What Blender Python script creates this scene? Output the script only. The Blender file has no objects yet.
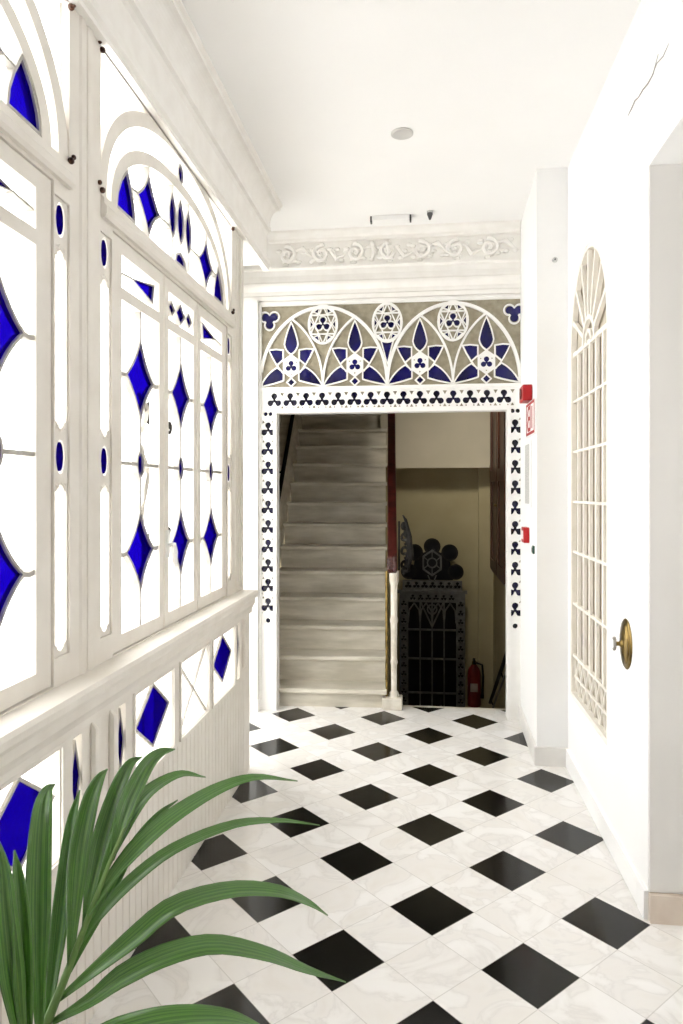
import bpy, bmesh, math, random
from mathutils import Vector, Matrix
C = bpy.context
SC = C.scene
COL = SC.collection
random.seed(7)
PI = math.pi

# ------------------------------------------------------------------ camera, world, exposure
EYE = 1.4071
YAW = math.radians(6.813)
cam_d = bpy.data.cameras.new('camera')
cam = bpy.data.objects.new('camera', cam_d)
COL.objects.link(cam)
cam.location = (0, 0, EYE)
cam.rotation_euler = (PI / 2, 0, YAW)
cam_d.sensor_fit = 'HORIZONTAL'
cam_d.sensor_width = 36
cam_d.lens = 697.5 / 683 * 36
cam_d.shift_y = -(512 - 492.5) / 683
cam_d.clip_start = 0.05
SC.camera = cam

w = bpy.data.worlds.new('daylight')
SC.world = w
w.use_nodes = True
bg = w.node_tree.nodes['Background']
bg.inputs[0].default_value = (1.0, 0.992, 0.98, 1)
bg.inputs[1].default_value = 5.0
vs = SC.view_settings
vs.view_transform = 'Standard'
vs.look = 'None'
vs.exposure = 0.5
vs.gamma = 1
vs.use_curve_mapping = False
cy = SC.cycles
cy.max_bounces = 14
cy.diffuse_bounces = 8
cy.glossy_bounces = 4
cy.transparent_max_bounces = 16
cy.transmission_bounces = 6


def area(name, loc, rot, sx, sy, power, col=(1, 1, 1)):
    d = bpy.data.lights.new(name, 'AREA')
    d.shape = 'RECTANGLE'
    d.size, d.size_y, d.energy, d.color = sx, sy, power, col
    o = bpy.data.objects.new(name, d)
    COL.objects.link(o)
    o.location, o.rotation_euler = loc, rot
    return o


# unseen fill light, added to brighten the lower passage
pl_ = area('passage_fill', (0.22, 5.2, 2.75), (math.radians(50), 0, math.radians(-10)), 0.35, 0.25, 3.2, (1.0, 0.93, 0.78))
pl_.data.spread = math.radians(80)


# ------------------------------------------------------------------ materials
def mat(name, col, rough=0.5, metal=0.0, spec=0.5):
    m = bpy.data.materials.new(name)
    m.use_nodes = True
    b = m.node_tree.nodes['Principled BSDF']
    b.inputs['Base Color'].default_value = (*col, 1)
    b.inputs['Roughness'].default_value = rough
    b.inputs['Metallic'].default_value = metal
    b.inputs['Specular IOR Level'].default_value = spec
    return m


def mottled(name, c1, c2, scale=6, rough=0.5, bump=0.0, detail=4, spec=0.4, stretch=None):
    m = mat(name, c1, rough, 0, spec)
    nt = m.node_tree
    b = nt.nodes['Principled BSDF']
    tc = nt.nodes.new('ShaderNodeTexCoord')
    n = nt.nodes.new('ShaderNodeTexNoise')
    n.inputs['Scale'].default_value = scale
    n.inputs['Detail'].default_value = detail
    if stretch:
        mp = nt.nodes.new('ShaderNodeMapping')
        mp.inputs['Scale'].default_value = stretch
        nt.links.new(tc.outputs['Object'], mp.inputs[0])
        nt.links.new(mp.outputs[0], n.inputs['Vector'])
    else:
        nt.links.new(tc.outputs['Object'], n.inputs['Vector'])
    r = nt.nodes.new('ShaderNodeValToRGB')
    r.color_ramp.elements[0].position = 0.35
    r.color_ramp.elements[1].position = 0.65
    r.color_ramp.elements[0].color = (*c1, 1)
    r.color_ramp.elements[1].color = (*c2, 1)
    nt.links.new(n.outputs[0], r.inputs[0])
    nt.links.new(r.outputs[0], b.inputs['Base Color'])
    if bump:
        bp = nt.nodes.new('ShaderNodeBump')
        bp.inputs['Strength'].default_value = bump
        bp.inputs['Distance'].default_value = 0.004
        nt.links.new(n.outputs[0], bp.inputs['Height'])
        nt.links.new(bp.outputs[0], b.inputs['Normal'])
    return m


def glass(name, tint, gloss=0.06, rough=0.05, body=None, bodyfac=0.0):
    m = bpy.data.materials.new(name)
    m.use_nodes = True
    nt = m.node_tree
    nt.nodes.clear()
    out = nt.nodes.new('ShaderNodeOutputMaterial')
    t = nt.nodes.new('ShaderNodeBsdfTransparent')
    t.inputs[0].default_value = (*tint, 1)
    cur = t.outputs[0]
    if body:
        d = nt.nodes.new('ShaderNodeBsdfDiffuse')
        d.inputs[0].default_value = (*body, 1)
        mx = nt.nodes.new('ShaderNodeMixShader')
        mx.inputs[0].default_value = bodyfac
        nt.links.new(cur, mx.inputs[1])
        nt.links.new(d.outputs[0], mx.inputs[2])
        cur = mx.outputs[0]
    g = nt.nodes.new('ShaderNodeBsdfGlossy')
    g.inputs['Roughness'].default_value = rough
    mx = nt.nodes.new('ShaderNodeMixShader')
    mx.inputs[0].default_value = gloss
    nt.links.new(cur, mx.inputs[1])
    nt.links.new(g.outputs[0], mx.inputs[2])
    nt.links.new(mx.outputs[0], out.inputs[0])
    return m


def floor_material():
    m = mat('marble_tiles', (0.8, 0.78, 0.75), 0.14, 0, 0.30)
    nt = m.node_tree
    N, L = nt.nodes, nt.links
    b = N['Principled BSDF']
    tc = N.new('ShaderNodeTexCoord')
    sep = N.new('ShaderNodeSeparateXYZ')
    L.new(tc.outputs['Object'], sep.inputs[0])

    def mth(op, a, c=None, clamp=False):
        n = N.new('ShaderNodeMath')
        n.operation = op
        n.use_clamp = clamp
        for i, v in enumerate((a, c)):
            if v is None:
                continue
            if isinstance(v, (int, float)):
                n.inputs[i].default_value = v
            else:
                L.new(v, n.inputs[i])
        return n.outputs[0]
    k = 1 / (math.sqrt(2) * 0.2)
    dx = mth('SUBTRACT', sep.outputs[0], 0.0227)
    dy = mth('SUBTRACT', sep.outputs[1], 2.373)
    u = mth('MULTIPLY', mth('ADD', dx, dy), k)
    v = mth('MULTIPLY', mth('SUBTRACT', dx, dy), k)
    # period 2 in both: black when both lie within half a tile of an even number
    du = mth('ABSOLUTE', mth('SUBTRACT', mth('MULTIPLY', mth('FRACT', mth('ADD', mth('MULTIPLY', u, 0.5), 0.5)), 2.0), 1.0))
    dv = mth('ABSOLUTE', mth('SUBTRACT', mth('MULTIPLY', mth('FRACT', mth('ADD', mth('MULTIPLY', v, 0.5), 0.5)), 2.0), 1.0))
    black = mth('MULTIPLY', mth('LESS_THAN', du, 0.5), mth('LESS_THAN', dv, 0.5))
    gu = mth('LESS_THAN', mth('ABSOLUTE', mth('SUBTRACT', du, 0.5)), 0.008)
    gv = mth('LESS_THAN', mth('ABSOLUTE', mth('SUBTRACT', dv, 0.5)), 0.008)
    grout = mth('MAXIMUM', gu, gv)
    # per tile tone
    cu = mth('FLOOR', mth('ADD', u, 0.5))
    cv = mth('FLOOR', mth('ADD', v, 0.5))
    cmb = N.new('ShaderNodeCombineXYZ')
    L.new(cu, cmb.inputs[0])
    L.new(cv, cmb.inputs[1])
    wn = N.new('ShaderNodeTexWhiteNoise')
    L.new(cmb.outputs[0], wn.inputs['Vector'])
    # marble clouds and veins, shifted per tile
    sh = N.new('ShaderNodeVectorMath')
    sh.operation = 'MULTIPLY_ADD'
    L.new(wn.outputs['Color'], sh.inputs[0])
    sh.inputs[1].default_value = (9, 9, 9)
    L.new(tc.outputs['Object'], sh.inputs[2])
    n1 = N.new('ShaderNodeTexNoise')
    n1.inputs['Scale'].default_value = 5
    n1.inputs['Detail'].default_value = 7
    n1.inputs['Distortion'].default_value = 1.4
    L.new(sh.outputs[0], n1.inputs['Vector'])
    vein = mth('POWER', mth('SUBTRACT', 1.0, mth('MULTIPLY', mth('ABSOLUTE', mth('SUBTRACT', n1.outputs[0], 0.5)), 6.0), clamp=True), 6.0)
    r1 = N.new('ShaderNodeValToRGB')
    r1.color_ramp.elements[0].position = 0.3
    r1.color_ramp.elements[0].color = (0.76, 0.735, 0.70, 1)
    r1.color_ramp.elements[1].position = 0.6
    r1.color_ramp.elements[1].color = (0.85, 0.84, 0.825, 1)
    L.new(n1.outputs[0], r1.inputs[0])

    def mixc(f, a, c):
        x = N.new('ShaderNodeMix')
        x.data_type = 'RGBA'
        if isinstance(f, (int, float)):
            x.inputs[0].default_value = f
        else:
            L.new(f, x.inputs[0])
        for i, q in ((6, a), (7, c)):
            if isinstance(q, tuple):
                x.inputs[i].default_value = (*q, 1)
            else:
                L.new(q, x.inputs[i])
        return x.outputs[2]
    c = mixc(mth('MULTIPLY', vein, 0.30), r1.outputs[0], (0.50, 0.48, 0.46))
    c = mixc(mth('MULTIPLY', wn.outputs['Value'], 0.22), c, (0.74, 0.71, 0.66))
    c = mixc(black, c, (0.006, 0.006, 0.005))
    c = mixc(mth('MULTIPLY', grout, 0.45), c, (0.42, 0.40, 0.37))
    L.new(c, b.inputs['Base Color'])
    return m


M = dict(
    wall=mottled('white_plaster', (0.86, 0.86, 0.855), (0.88, 0.88, 0.875), 3, 0.7, 0.02),
    ceil=mottled('white_ceiling_paint', (0.86, 0.857, 0.85), (0.875, 0.872, 0.865), 2, 0.8, 0.02),
    cream=mottled('old_white_woodwork', (0.735, 0.695, 0.635), (0.785, 0.75, 0.695), 9, 0.45, 0.05),
    plaster=mottled('cream_plasterwork', (0.82, 0.80, 0.765), (0.86, 0.845, 0.815), 12, 0.7, 0.08),
    trac=mottled('white_painted_tracery', (0.85, 0.84, 0.815), (0.88, 0.87, 0.85), 14, 0.45, 0.03),
    door=mottled('white_door_paint', (0.88, 0.88, 0.875), (0.90, 0.90, 0.895), 4, 0.4, 0.0),
    grille=mottled('cream_painted_iron', (0.80, 0.77, 0.70), (0.84, 0.81, 0.75), 20, 0.5, 0.03),
    grilleback=mottled('pale_tan_shutter', (0.50, 0.45, 0.365), (0.56, 0.51, 0.42), 14, 0.7, 0.03),
    lead=mottled('grey_white_lead', (0.40, 0.38, 0.345), (0.50, 0.475, 0.44), 30, 0.5, 0.05),
    clear=glass('clear_window_glass', (0.98, 0.982, 0.975), 0.03, 0.04),
    blue=glass('cobalt_glass', (0.040, 0.010, 0.31), 0.004, 0.06),
    navy=mottled('navy_glass', (0.003, 0.002, 0.040), (0.006, 0.005, 0.10), 5, 0.15, 0, 3, 0.4),
    ink=mottled('ink_blue_glass', (0.002, 0.0015, 0.014), (0.004, 0.003, 0.030), 5, 0.2, 0, 3, 0.35),
    tan=mottled('tan_cathedral_glass', (0.27, 0.235, 0.165), (0.36, 0.325, 0.24), 25, 0.22, 0.15, 4, 0.5),
    base=mottled('pale_stone_skirting', (0.72, 0.70, 0.67), (0.78, 0.765, 0.74), 8, 0.4, 0.03),
    beige=mottled('beige_stone_skirting', (0.66, 0.56, 0.47), (0.74, 0.65, 0.56), 10, 0.4, 0.04),
    reveal=mottled('grey_shaded_plaster', (0.76, 0.745, 0.72), (0.79, 0.775, 0.75), 3, 0.7, 0.02),  # wall plaster with the shade of the reveal put into its colour
    stair=mottled('worn_stair_marble', (0.50, 0.465, 0.385), (0.72, 0.68, 0.59), 5, 0.35, 0.06, 8, 0.4, (0.6, 1, 3)),
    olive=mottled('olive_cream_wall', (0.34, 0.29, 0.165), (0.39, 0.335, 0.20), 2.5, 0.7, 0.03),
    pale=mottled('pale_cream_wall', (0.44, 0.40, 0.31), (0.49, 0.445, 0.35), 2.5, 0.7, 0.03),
    redwood=mottled('dark_red_wood', (0.030, 0.005, 0.004), (0.070, 0.011, 0.008), 14, 0.28, 0.05, 5, 0.5, (1, 0.3, 3)),
    brown=mottled('dark_brown_wood', (0.040, 0.014, 0.007), (0.085, 0.032, 0.015), 12, 0.4, 0.05, 5, 0.4, (1, 1, 0.2)),
    iron=mottled('dark_wrought_iron', (0.008, 0.007, 0.006), (0.018, 0.016, 0.014), 30, 0.6, 0.1, 4, 0.15),
    ironl=mottled('grey_painted_iron', (0.075, 0.073, 0.070), (0.115, 0.112, 0.108), 30, 0.45, 0.1),
    black=mat('black_glass', (0.004, 0.004, 0.005), 0.5, 0, 0.15),
    newel=mottled('cream_marble_newel', (0.62, 0.57, 0.48), (0.78, 0.74, 0.66), 14, 0.3, 0.03),
    brass=mottled('aged_brass', (0.13, 0.085, 0.025), (0.30, 0.21, 0.07), 22, 0.28, 0.1),
    steel=mat('dull_steel', (0.42, 0.40, 0.37), 0.35, 1.0),
    red=mottled('red_plastic', (0.36, 0.004, 0.006), (0.42, 0.006, 0.008), 8, 0.35),
    redpaint=mat('red_print', (0.38, 0.012, 0.012), 0.5),
    darkred=mottled('red_enamel', (0.11, 0.008, 0.007), (0.16, 0.011, 0.009), 8, 0.35),
    white=mat('white_plastic', (0.86, 0.86, 0.85), 0.4),
    grey=mottled('grey_printed_sheet', (0.42, 0.42, 0.40), (0.62, 0.62, 0.60), 60, 0.5, 0, 2, 0.3, (1, 1, 3)),
    dgrey=mat('dark_grey_plastic', (0.06, 0.06, 0.06), 0.5),
    green=mat('dark_green_plastic', (0.01, 0.06, 0.035), 0.4),
    lens=mat('frosted_lens', (0.55, 0.54, 0.52), 0.5),
    crack=mat('crack_shadow', (0.30, 0.28, 0.26), 0.9),
    base2=mottled('faded_paper_label', (0.28, 0.22, 0.18), (0.34, 0.27, 0.22), 30, 0.6),
    pot=mottled('terracotta', (0.42, 0.17, 0.09), (0.52, 0.22, 0.12), 9, 0.8, 0.1),
    soil=mottled('potting_soil', (0.03, 0.02, 0.012), (0.07, 0.045, 0.03), 40, 0.95, 0.5),
    stalk=mottled('palm_stalk', (0.10, 0.19, 0.05), (0.17, 0.27, 0.08), 10, 0.5, 0.05),
)
M['brass'].node_tree.nodes['Principled BSDF'].inputs['Metallic'].default_value = 0.9


def leaf_material():
    m = mat('palm_leaflet', (0.05, 0.16, 0.03), 0.30, 0, 0.6)
    m.node_tree.nodes['Principled BSDF'].inputs['Coat Weight'].default_value = 0.4
    m.node_tree.nodes['Principled BSDF'].inputs['Coat Roughness'].default_value = 0.18
    nt = m.node_tree
    N, L = nt.nodes, nt.links
    b = N['Principled BSDF']
    uv = N.new('ShaderNodeTexCoord')
    mp = N.new('ShaderNodeMapping')
    mp.inputs['Scale'].default_value = (26, 0.7, 1)
    L.new(uv.outputs['UV'], mp.inputs[0])
    n = N.new('ShaderNodeTexNoise')
    n.inputs['Scale'].default_value = 1.0
    n.inputs['Detail'].default_value = 3
    L.new(mp.outputs[0], n.inputs['Vector'])
    r = N.new('ShaderNodeValToRGB')
    r.color_ramp.elements[0].position = 0.35
    r.color_ramp.elements[0].color = (0.024, 0.095, 0.008, 1)
    r.color_ramp.elements[1].position = 0.68
    r.color_ramp.elements[1].color = (0.115, 0.285, 0.040, 1)
    L.new(n.outputs[0], r.inputs[0])
    L.new(r.outputs[0], b.inputs['Base Color'])
    bp = N.new('ShaderNodeBump')
    bp.inputs['Strength'].default_value = 0.25
    bp.inputs['Distance'].default_value = 0.002
    L.new(n.outputs[0], bp.inputs['Height'])
    L.new(bp.outputs[0], b.inputs['Normal'])
    return m


M['leaf'] = leaf_material()
M['floor'] = floor_material()

# ------------------------------------------------------------------ mesh helpers
XZ = lambda a, b, c: (a, c, b)          # a along X, b up, c is depth along Y
YZ = lambda a, b, c: (c, a, b)          # a along Y, b up, c is depth along X
XY = lambda a, b, c: (a, b, c)


def fill_plate(loops, t):
    cu = bpy.data.curves.new('outline', 'CURVE')
    cu.dimensions = '2D'
    cu.fill_mode = 'BOTH'
    cu.extrude = t / 2
    for lp in loops:
        s = cu.splines.new('POLY')
        s.points.add(len(lp) - 1)
        for p, q in zip(s.points, lp):
            p.co = (q[0], q[1], 0, 1)
        s.use_cyclic_u = True
    o = bpy.data.objects.new('outline', cu)
    COL.objects.link(o)
    dg = C.evaluated_depsgraph_get()
    me = bpy.data.meshes.new_from_object(o.evaluated_get(dg))
    vs_ = [v.co.copy() for v in me.vertices]
    fs_ = [tuple(p.vertices) for p in me.polygons]
    bpy.data.objects.remove(o)
    bpy.data.curves.remove(cu)
    bpy.data.meshes.remove(me)
    return vs_, fs_


class MB:
    def __init__(s):
        s.v, s.f = [], []

    def add(s, vs_, fs_):
        n = len(s.v)
        s.v += [tuple(q) for q in vs_]
        s.f += [tuple(i + n for i in f) for f in fs_]
        return s

    def box(s, a, b):
        (x0, y0, z0), (x1, y1, z1) = a, b
        return s.add([(x0, y0, z0), (x1, y0, z0), (x1, y1, z0), (x0, y1, z0), (x0, y0, z1), (x1, y0, z1), (x1, y1, z1), (x0, y1, z1)],
                     [(0, 3, 2, 1), (4, 5, 6, 7), (0, 1, 5, 4), (1, 2, 6, 5), (2, 3, 7, 6), (3, 0, 4, 7)])

    def plate(s, loops, c0, c1, mp):
        vs_, fs_ = fill_plate(loops, abs(c1 - c0))
        mid = (c0 + c1) / 2
        return s.add([mp(v.x, v.y, mid + v.z) for v in vs_], fs_)

    def prism(s, poly, c0, c1, mp):
        n = len(poly)
        vs_ = [mp(p[0], p[1], c0) for p in poly] + [mp(p[0], p[1], c1) for p in poly]
        fs_ = [tuple(range(n))[::-1], tuple(range(n, 2 * n))]
        fs_ += [(i, (i + 1) % n, n + (i + 1) % n, n + i) for i in range(n)]
        return s.add(vs_, fs_)

    def strip(s, pts, wd, c0, c1, mp, closed=False):
        """a flat band of width wd following pts, extruded from c0 to c1"""
        n = len(pts)
        L_, R_ = [], []
        for i in range(n):
            p = Vector(pts[i])
            a = Vector(pts[(i - 1) % n]) if (closed or i > 0) else None
            b = Vector(pts[(i + 1) % n]) if (closed or i < n - 1) else None
            d1 = (p - a).normalized() if a is not None and (p - a).length > 1e-9 else None
            d2 = (b - p).normalized() if b is not None and (b - p).length > 1e-9 else None
            if d1 is None:
                d1 = d2
            if d2 is None:
                d2 = d1
            n1, n2 = Vector((-d1.y, d1.x)), Vector((-d2.y, d2.x))
            m = n1 + n2
            if m.length < 0.3:
                m = n1
                k = 1.0
            else:
                m.normalize()
                k = 1 / max(0.45, m.dot(n1))
            L_.append(p + m * wd / 2 * k)
            R_.append(p - m * wd / 2 * k)
        j = random.uniform(-0.0003, 0.0003)
        vs_ = []
        for i in range(n):
            vs_ += [mp(L_[i].x, L_[i].y, c0 + j), mp(R_[i].x, R_[i].y, c0 + j), mp(R_[i].x, R_[i].y, c1 - j), mp(L_[i].x, L_[i].y, c1 - j)]
        fs_ = []
        for i in range(n if closed else n - 1):
            a, b = 4 * i, 4 * ((i + 1) % n)
            for q in range(4):
                fs_.append((a + q, a + (q + 1) % 4, b + (q + 1) % 4, b + q))
        if not closed:
            fs_ += [(3, 2, 1, 0), (4 * n - 4, 4 * n - 3, 4 * n - 2, 4 * n - 1)]
        return s.add(vs_, fs_)

    def tube(s, pts, r, seg=8, cap=True):
        pts = [Vector(p) for p in pts]
        n = len(pts)
        rs = r if isinstance(r, (list, tuple)) else [r] * n
        vs_, fs_ = [], []
        up = None
        for i, p in enumerate(pts):
            d = (pts[min(i + 1, n - 1)] - pts[max(i - 1, 0)])
            d = d.normalized() if d.length > 1e-9 else Vector((0, 0, 1))
            if up is None:
                up = d.orthogonal().normalized()
            up = (up - d * up.dot(d))
            up = up.normalized() if up.length > 1e-6 else d.orthogonal().normalized()
            sd = d.cross(up)
            for k in range(seg):
                t = 2 * PI * k / seg
                vs_.append(p + (up * math.cos(t) + sd * math.sin(t)) * rs[i])
        for i in range(n - 1):
            for k in range(seg):
                fs_.append((i * seg + k, i * seg + (k + 1) % seg, (i + 1) * seg + (k + 1) % seg, (i + 1) * seg + k))
        if cap:
            fs_ += [tuple(range(seg))[::-1], tuple(range((n - 1) * seg, n * seg))]
        return s.add(vs_, fs_)

    def lathe(s, prof, org=(0, 0, 0), axis='Z', seg=24, sy=1.0):
        """prof: (radius, height) pairs"""
        vs_, fs_ = [], []
        for r, h in prof:
            for k in range(seg):
                t = 2 * PI * k / seg
                a, b = r * math.cos(t), r * math.sin(t) * sy
                q = {'Z': (a, b, h), 'X': (h, a, b), 'Y': (a, h, b)}[axis]
                vs_.append((org[0] + q[0], org[1] + q[1], org[2] + q[2]))
        n = len(prof)
        for i in range(n - 1):
            for k in range(seg):
                fs_.append((i * seg + k, i * seg + (k + 1) % seg, (i + 1) * seg + (k + 1) % seg, (i + 1) * seg + k))
        fs_ += [tuple(range(seg))[::-1], tuple(range((n - 1) * seg, n * seg))]
        return s.add(vs_, fs_)

    def ball(s, c, r, seg=10, sc=(1, 1, 1)):
        rings = 7
        vs_, fs_ = [], []
        for i in range(rings):
            a = PI * (i + 0.02) / (rings - 1 + 0.04) - PI / 2
            for k in range(seg):
                t = 2 * PI * k / seg
                vs_.append((c[0] + r * sc[0] * math.cos(a) * math.cos(t), c[1] + r * sc[1] * math.cos(a) * math.sin(t), c[2] + r * sc[2] * math.sin(a)))
        for i in range(rings - 1):
            for k in range(seg):
                fs_.append((i * seg + k, i * seg + (k + 1) % seg, (i + 1) * seg + (k + 1) % seg, (i + 1) * seg + k))
        fs_ += [tuple(range(seg))[::-1], tuple(range((rings - 1) * seg, rings * seg))]
        return s.add(vs_, fs_)

    def build(s, name, m, parent=None, smooth=False, bevel=0.0):
        me = bpy.data.meshes.new(name)
        me.from_pydata(s.v, [], s.f)
        bm = bmesh.new()
        bm.from_mesh(me)
        bmesh.ops.recalc_face_normals(bm, faces=bm.faces)
        if bevel:
            try:
                es = [e for e in bm.edges if len(e.link_faces) == 2 and e.calc_face_angle(0) > 0.6]
                bmesh.ops.bevel(bm, geom=es, offset=bevel, segments=2, affect='EDGES', profile=0.5, clamp_overlap=True)
            except Exception:
                pass
        if smooth:
            for f in bm.faces:
                f.smooth = True
            for e in bm.edges:
                if len(e.link_faces) == 2 and e.calc_face_angle(0) > 0.7:
                    e.smooth = False
        bm.to_mesh(me)
        bm.free()
        me.materials.append(m if not isinstance(m, str) else M[m])
        o = bpy.data.objects.new(name, me)
        COL.objects.link(o)
        if parent is not None:
            o.parent = parent
            o.matrix_parent_inverse = world_of(parent).inverted()
        return o


def world_of(o):
    mt = Matrix.LocRotScale(o.location, o.rotation_euler, o.scale)
    if o.parent:
        return world_of(o.parent) @ o.matrix_parent_inverse @ mt
    return mt


def tag(o, label=None, cat=None, group=None, kind=None):
    if label:
        o['label'] = label
    if cat:
        o['category'] = cat
    if group:
        o['group'] = group
    if kind:
        o['kind'] = kind
    return o


def empty(name, loc, label, cat, group=None, kind=None):
    o = bpy.data.objects.new(name, None)
    o.empty_display_size = 0.1
    COL.objects.link(o)
    o.location = loc
    return tag(o, label, cat, group, kind)


def copy_tree(o, parent=None):
    c = o.copy()
    COL.objects.link(c)
    if parent is not None:
        inv = o.matrix_parent_inverse.copy()
        c.parent = parent
        c.matrix_parent_inverse = inv
    for ch in list(o.children):
        copy_tree(ch, c)
    return c


def circle(cx_, cy_, r, n=24, ry=None):
    ry = r if ry is None else ry
    return [(cx_ + r * math.cos(2 * PI * i / n), cy_ + ry * math.sin(2 * PI * i / n)) for i in range(n)]


def rect(a0, b0, a1, b1):
    return [(a0, b0), (a1, b0), (a1, b1), (a0, b1)]


def superarc(cx_, cz, a, b, n=2.2, k=40, t0=0.0, t1=PI):
    out = []
    for i in range(k + 1):
        t = t0 + (t1 - t0) * i / k
        c_, s_ = math.cos(t), math.sin(t)
        out.append((cx_ + a * math.copysign(abs(c_) ** (2 / n), c_), cz + b * abs(s_) ** (2 / n)))
    return out


def trefoil(cx_, cz, d, rho, core=0.35, n=42, rot=PI / 2):
    pts = []
    for i in range(n):
        t = 2 * PI * i / n
        r = core * d
        for k in range(3):
            ph = t - rot - 2 * PI * k / 3
            ph = (ph + PI) % (2 * PI) - PI
            q = rho * rho - (d * math.sin(ph)) ** 2
            if q >= 0 and math.cos(ph) > 0:
                r = max(r, d * math.cos(ph) + math.sqrt(q))
        pts.append((cx_ + r * math.cos(t), cz + r * math.sin(t)))
    return pts


def concave_diamond(cx_, cz, hw, hh, bow=0.38, n=7, sc=1.0):
    tips = [(0, hh), (hw, 0), (0, -hh), (-hw, 0)]
    pts = []
    for i in range(4):
        a, b = Vector(tips[i]), Vector(tips[(i + 1) % 4])
        mid = (a + b) / 2 * (1 - bow)
        for k in range(n):
            t = k / n
            p = a * (1 - t) ** 2 + mid * 2 * t * (1 - t) + b * t * t
            pts.append((cx_ + p.x * sc, cz + p.y * sc))
    return pts


def lozenge(cx_, cz, hw, hh):
    return [(cx_, cz + hh), (cx_ + hw, cz), (cx_, cz - hh), (cx_ - hw, cz)]


def spindle(cx_, cz, hw, hh, n=8):
    r = [(cx_ + hw * (1 - (2 * i / n - 1) ** 2), cz - hh + 2 * hh * i / n) for i in range(n + 1)]
    l = [(cx_ - hw * (1 - (2 * i / n - 1) ** 2), cz - hh + 2 * hh * i / n) for i in range(n - 1, 0, -1)]
    return r + l


def struct(name, mb, m, label, cat, parent=None, **kw):
    o = mb.build(name, m, parent, **kw)
    return tag(o, label, cat, kind='structure')


# ------------------------------------------------------------------ the shell
CEIL = 3.08
FAR = 4.43
mb = MB().prism([(-1.30, -1.3), (2.3, -1.3), (2.3, 4.60), (-1.30, 4.60)], -0.08, 0.0, XY)
struct('floor', mb, 'floor', 'white marble floor with black diagonal square tiles', 'floor')
mb = MB().box((-1.35, -1.3, CEIL), (2.3, 4.53, CEIL + 0.1))
ceiling = struct('ceiling', mb, 'ceil', 'flat white ceiling of the corridor', 'ceiling')

# right wall: one plate with the near opening and the door opening cut out
DY0, DY1, DZ1 = 2.475, 3.685, 2.66
outer = [(-1.3, 0), (0.95, 0), (0.95, 2.48), (2.40, 2.48), (2.40, 0), (DY0 - 0.0004, 0), (DY0 - 0.0004, DZ1 + 0.0004), (DY1 + 0.0004, DZ1 + 0.0004), (DY1 + 0.0004, 0), (3.70, 0), (3.70, CEIL), (-1.3, CEIL)]
wall_right = struct('wall_right', MB().plate([outer], 0.73, 1.08, YZ), 'wall', 'plain white right wall with an open doorway at the near edge', 'wall')
crackpts = [(0.7285, 2.295, 2.785), (0.7285, 2.346, 2.752), (0.7285, 2.40, 2.752), (0.7285, 2.449, 2.762), (0.7285, 2.50, 2.764), (0.7285, 2.539, 2.775), (0.7285, 2.58, 2.770), (0.7285, 2.625, 2.768)]
MB().tube(crackpts, [0.0008, 0.0016, 0.0026, 0.0024, 0.0016, 0.0026, 0.0022, 0.0008], 5).build('plaster_crack', 'crack', wall_right)
MB().tube([(0.7285, 2.20, 2.758), (0.7285, 2.25, 2.750), (0.7285, 2.31, 2.765), (0.7285, 2.36, 2.752)], [0.0005, 0.0014, 0.0016, 0.0008], 5).build('plaster_crack', 'crack', wall_right)
# side room behind the near opening
mb = MB().prism([(1.08, 2.40), (2.3, 2.40), (2.3, 2.5), (1.08, 2.5)], 0, CEIL, XY)
mb.plate([rect(0.85, 0, 2.40, CEIL), rect(1.55, 1.0, 2.15, 1.8)], 2.2, 2.3, YZ).box((1.08, 0.85, 0), (2.2, 0.95, CEIL))  # unseen opening in the outer wall, added to let daylight onto the reveal
struct('wall_side', mb, 'reveal', 'grey-shaded wall inside the opening at the right edge', 'wall')
mb = MB().box((-1.30, -1.4, 0), (2.3, -1.3, CEIL))
struct('wall_back', mb, 'wall', 'white wall at the near end of the corridor', 'wall')
# thin reveal lining, its weaker light put into a greyer colour
mb = MB().box((0.732, 2.392, 0.10), (1.08, 2.40, 2.48))
struct('trim_1', mb, 'reveal', 'grey-shaded reveal of the opening at the right edge', 'trim')
# right return towards the portal
mb = MB().prism([(0.575, 3.70), (1.08, 3.70), (1.08, 4.60), (0.603, 4.60), (0.590, 4.43)], 0, CEIL, XY)
struct('wall_return', mb, 'wall', 'white wall projecting right of the tracery doorway', 'wall')
# far wall around the portal
outer = [(-1.30, 0), (-1.065, 0), (-1.065, 2.64), (0.603, 2.64), (0.603, CEIL), (-1.30, CEIL)]
wall_far = struct('wall_far', MB().plate([outer], FAR, FAR + 0.1, XZ), 'plaster', 'cream end wall above the tracery doorway', 'wall')
# left: solid part behind the camera, recess past the windows and the beam that carries the cornice
mb = MB().box((-1.05, -1.3, 0), (-0.91, 0.25, 2.735))
mb.box((-1.05, -1.3, 2.7351), (-0.93, 3.40, CEIL)).box((-1.22, 3.40, 2.7351), (-0.93, 3.99, CEIL))
mb.plate([rect(3.48, 0, 4.43, CEIL), rect(3.56, 0.12, 4.36, 2.62)], -1.30, -1.22, YZ)
mb.box((-1.30, 3.40, 0), (-0.985, 3.485, 2.735))
struct('wall_left', mb, 'wall', 'white left wall around the tall glazed screen', 'wall')

w3 = empty('added_window', (-1.26, 3.96, 0), 'unseen clear window added for daylight in the recess past the glazed screen', 'window', kind='structure')  # out of view, added to light the far end of the corridor
MB().plate([rect(3.56, 0.12, 4.36, 2.62), rect(3.60, 0.16, 3.945, 2.58), rect(3.975, 0.16, 4.32, 2.58)], -1.285, -1.245, YZ).build('frame', 'cream', w3)
MB().box((-1.268, 3.59, 0.15), (-1.262, 4.33, 2.59)).build('pane', 'clear', w3)

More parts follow.
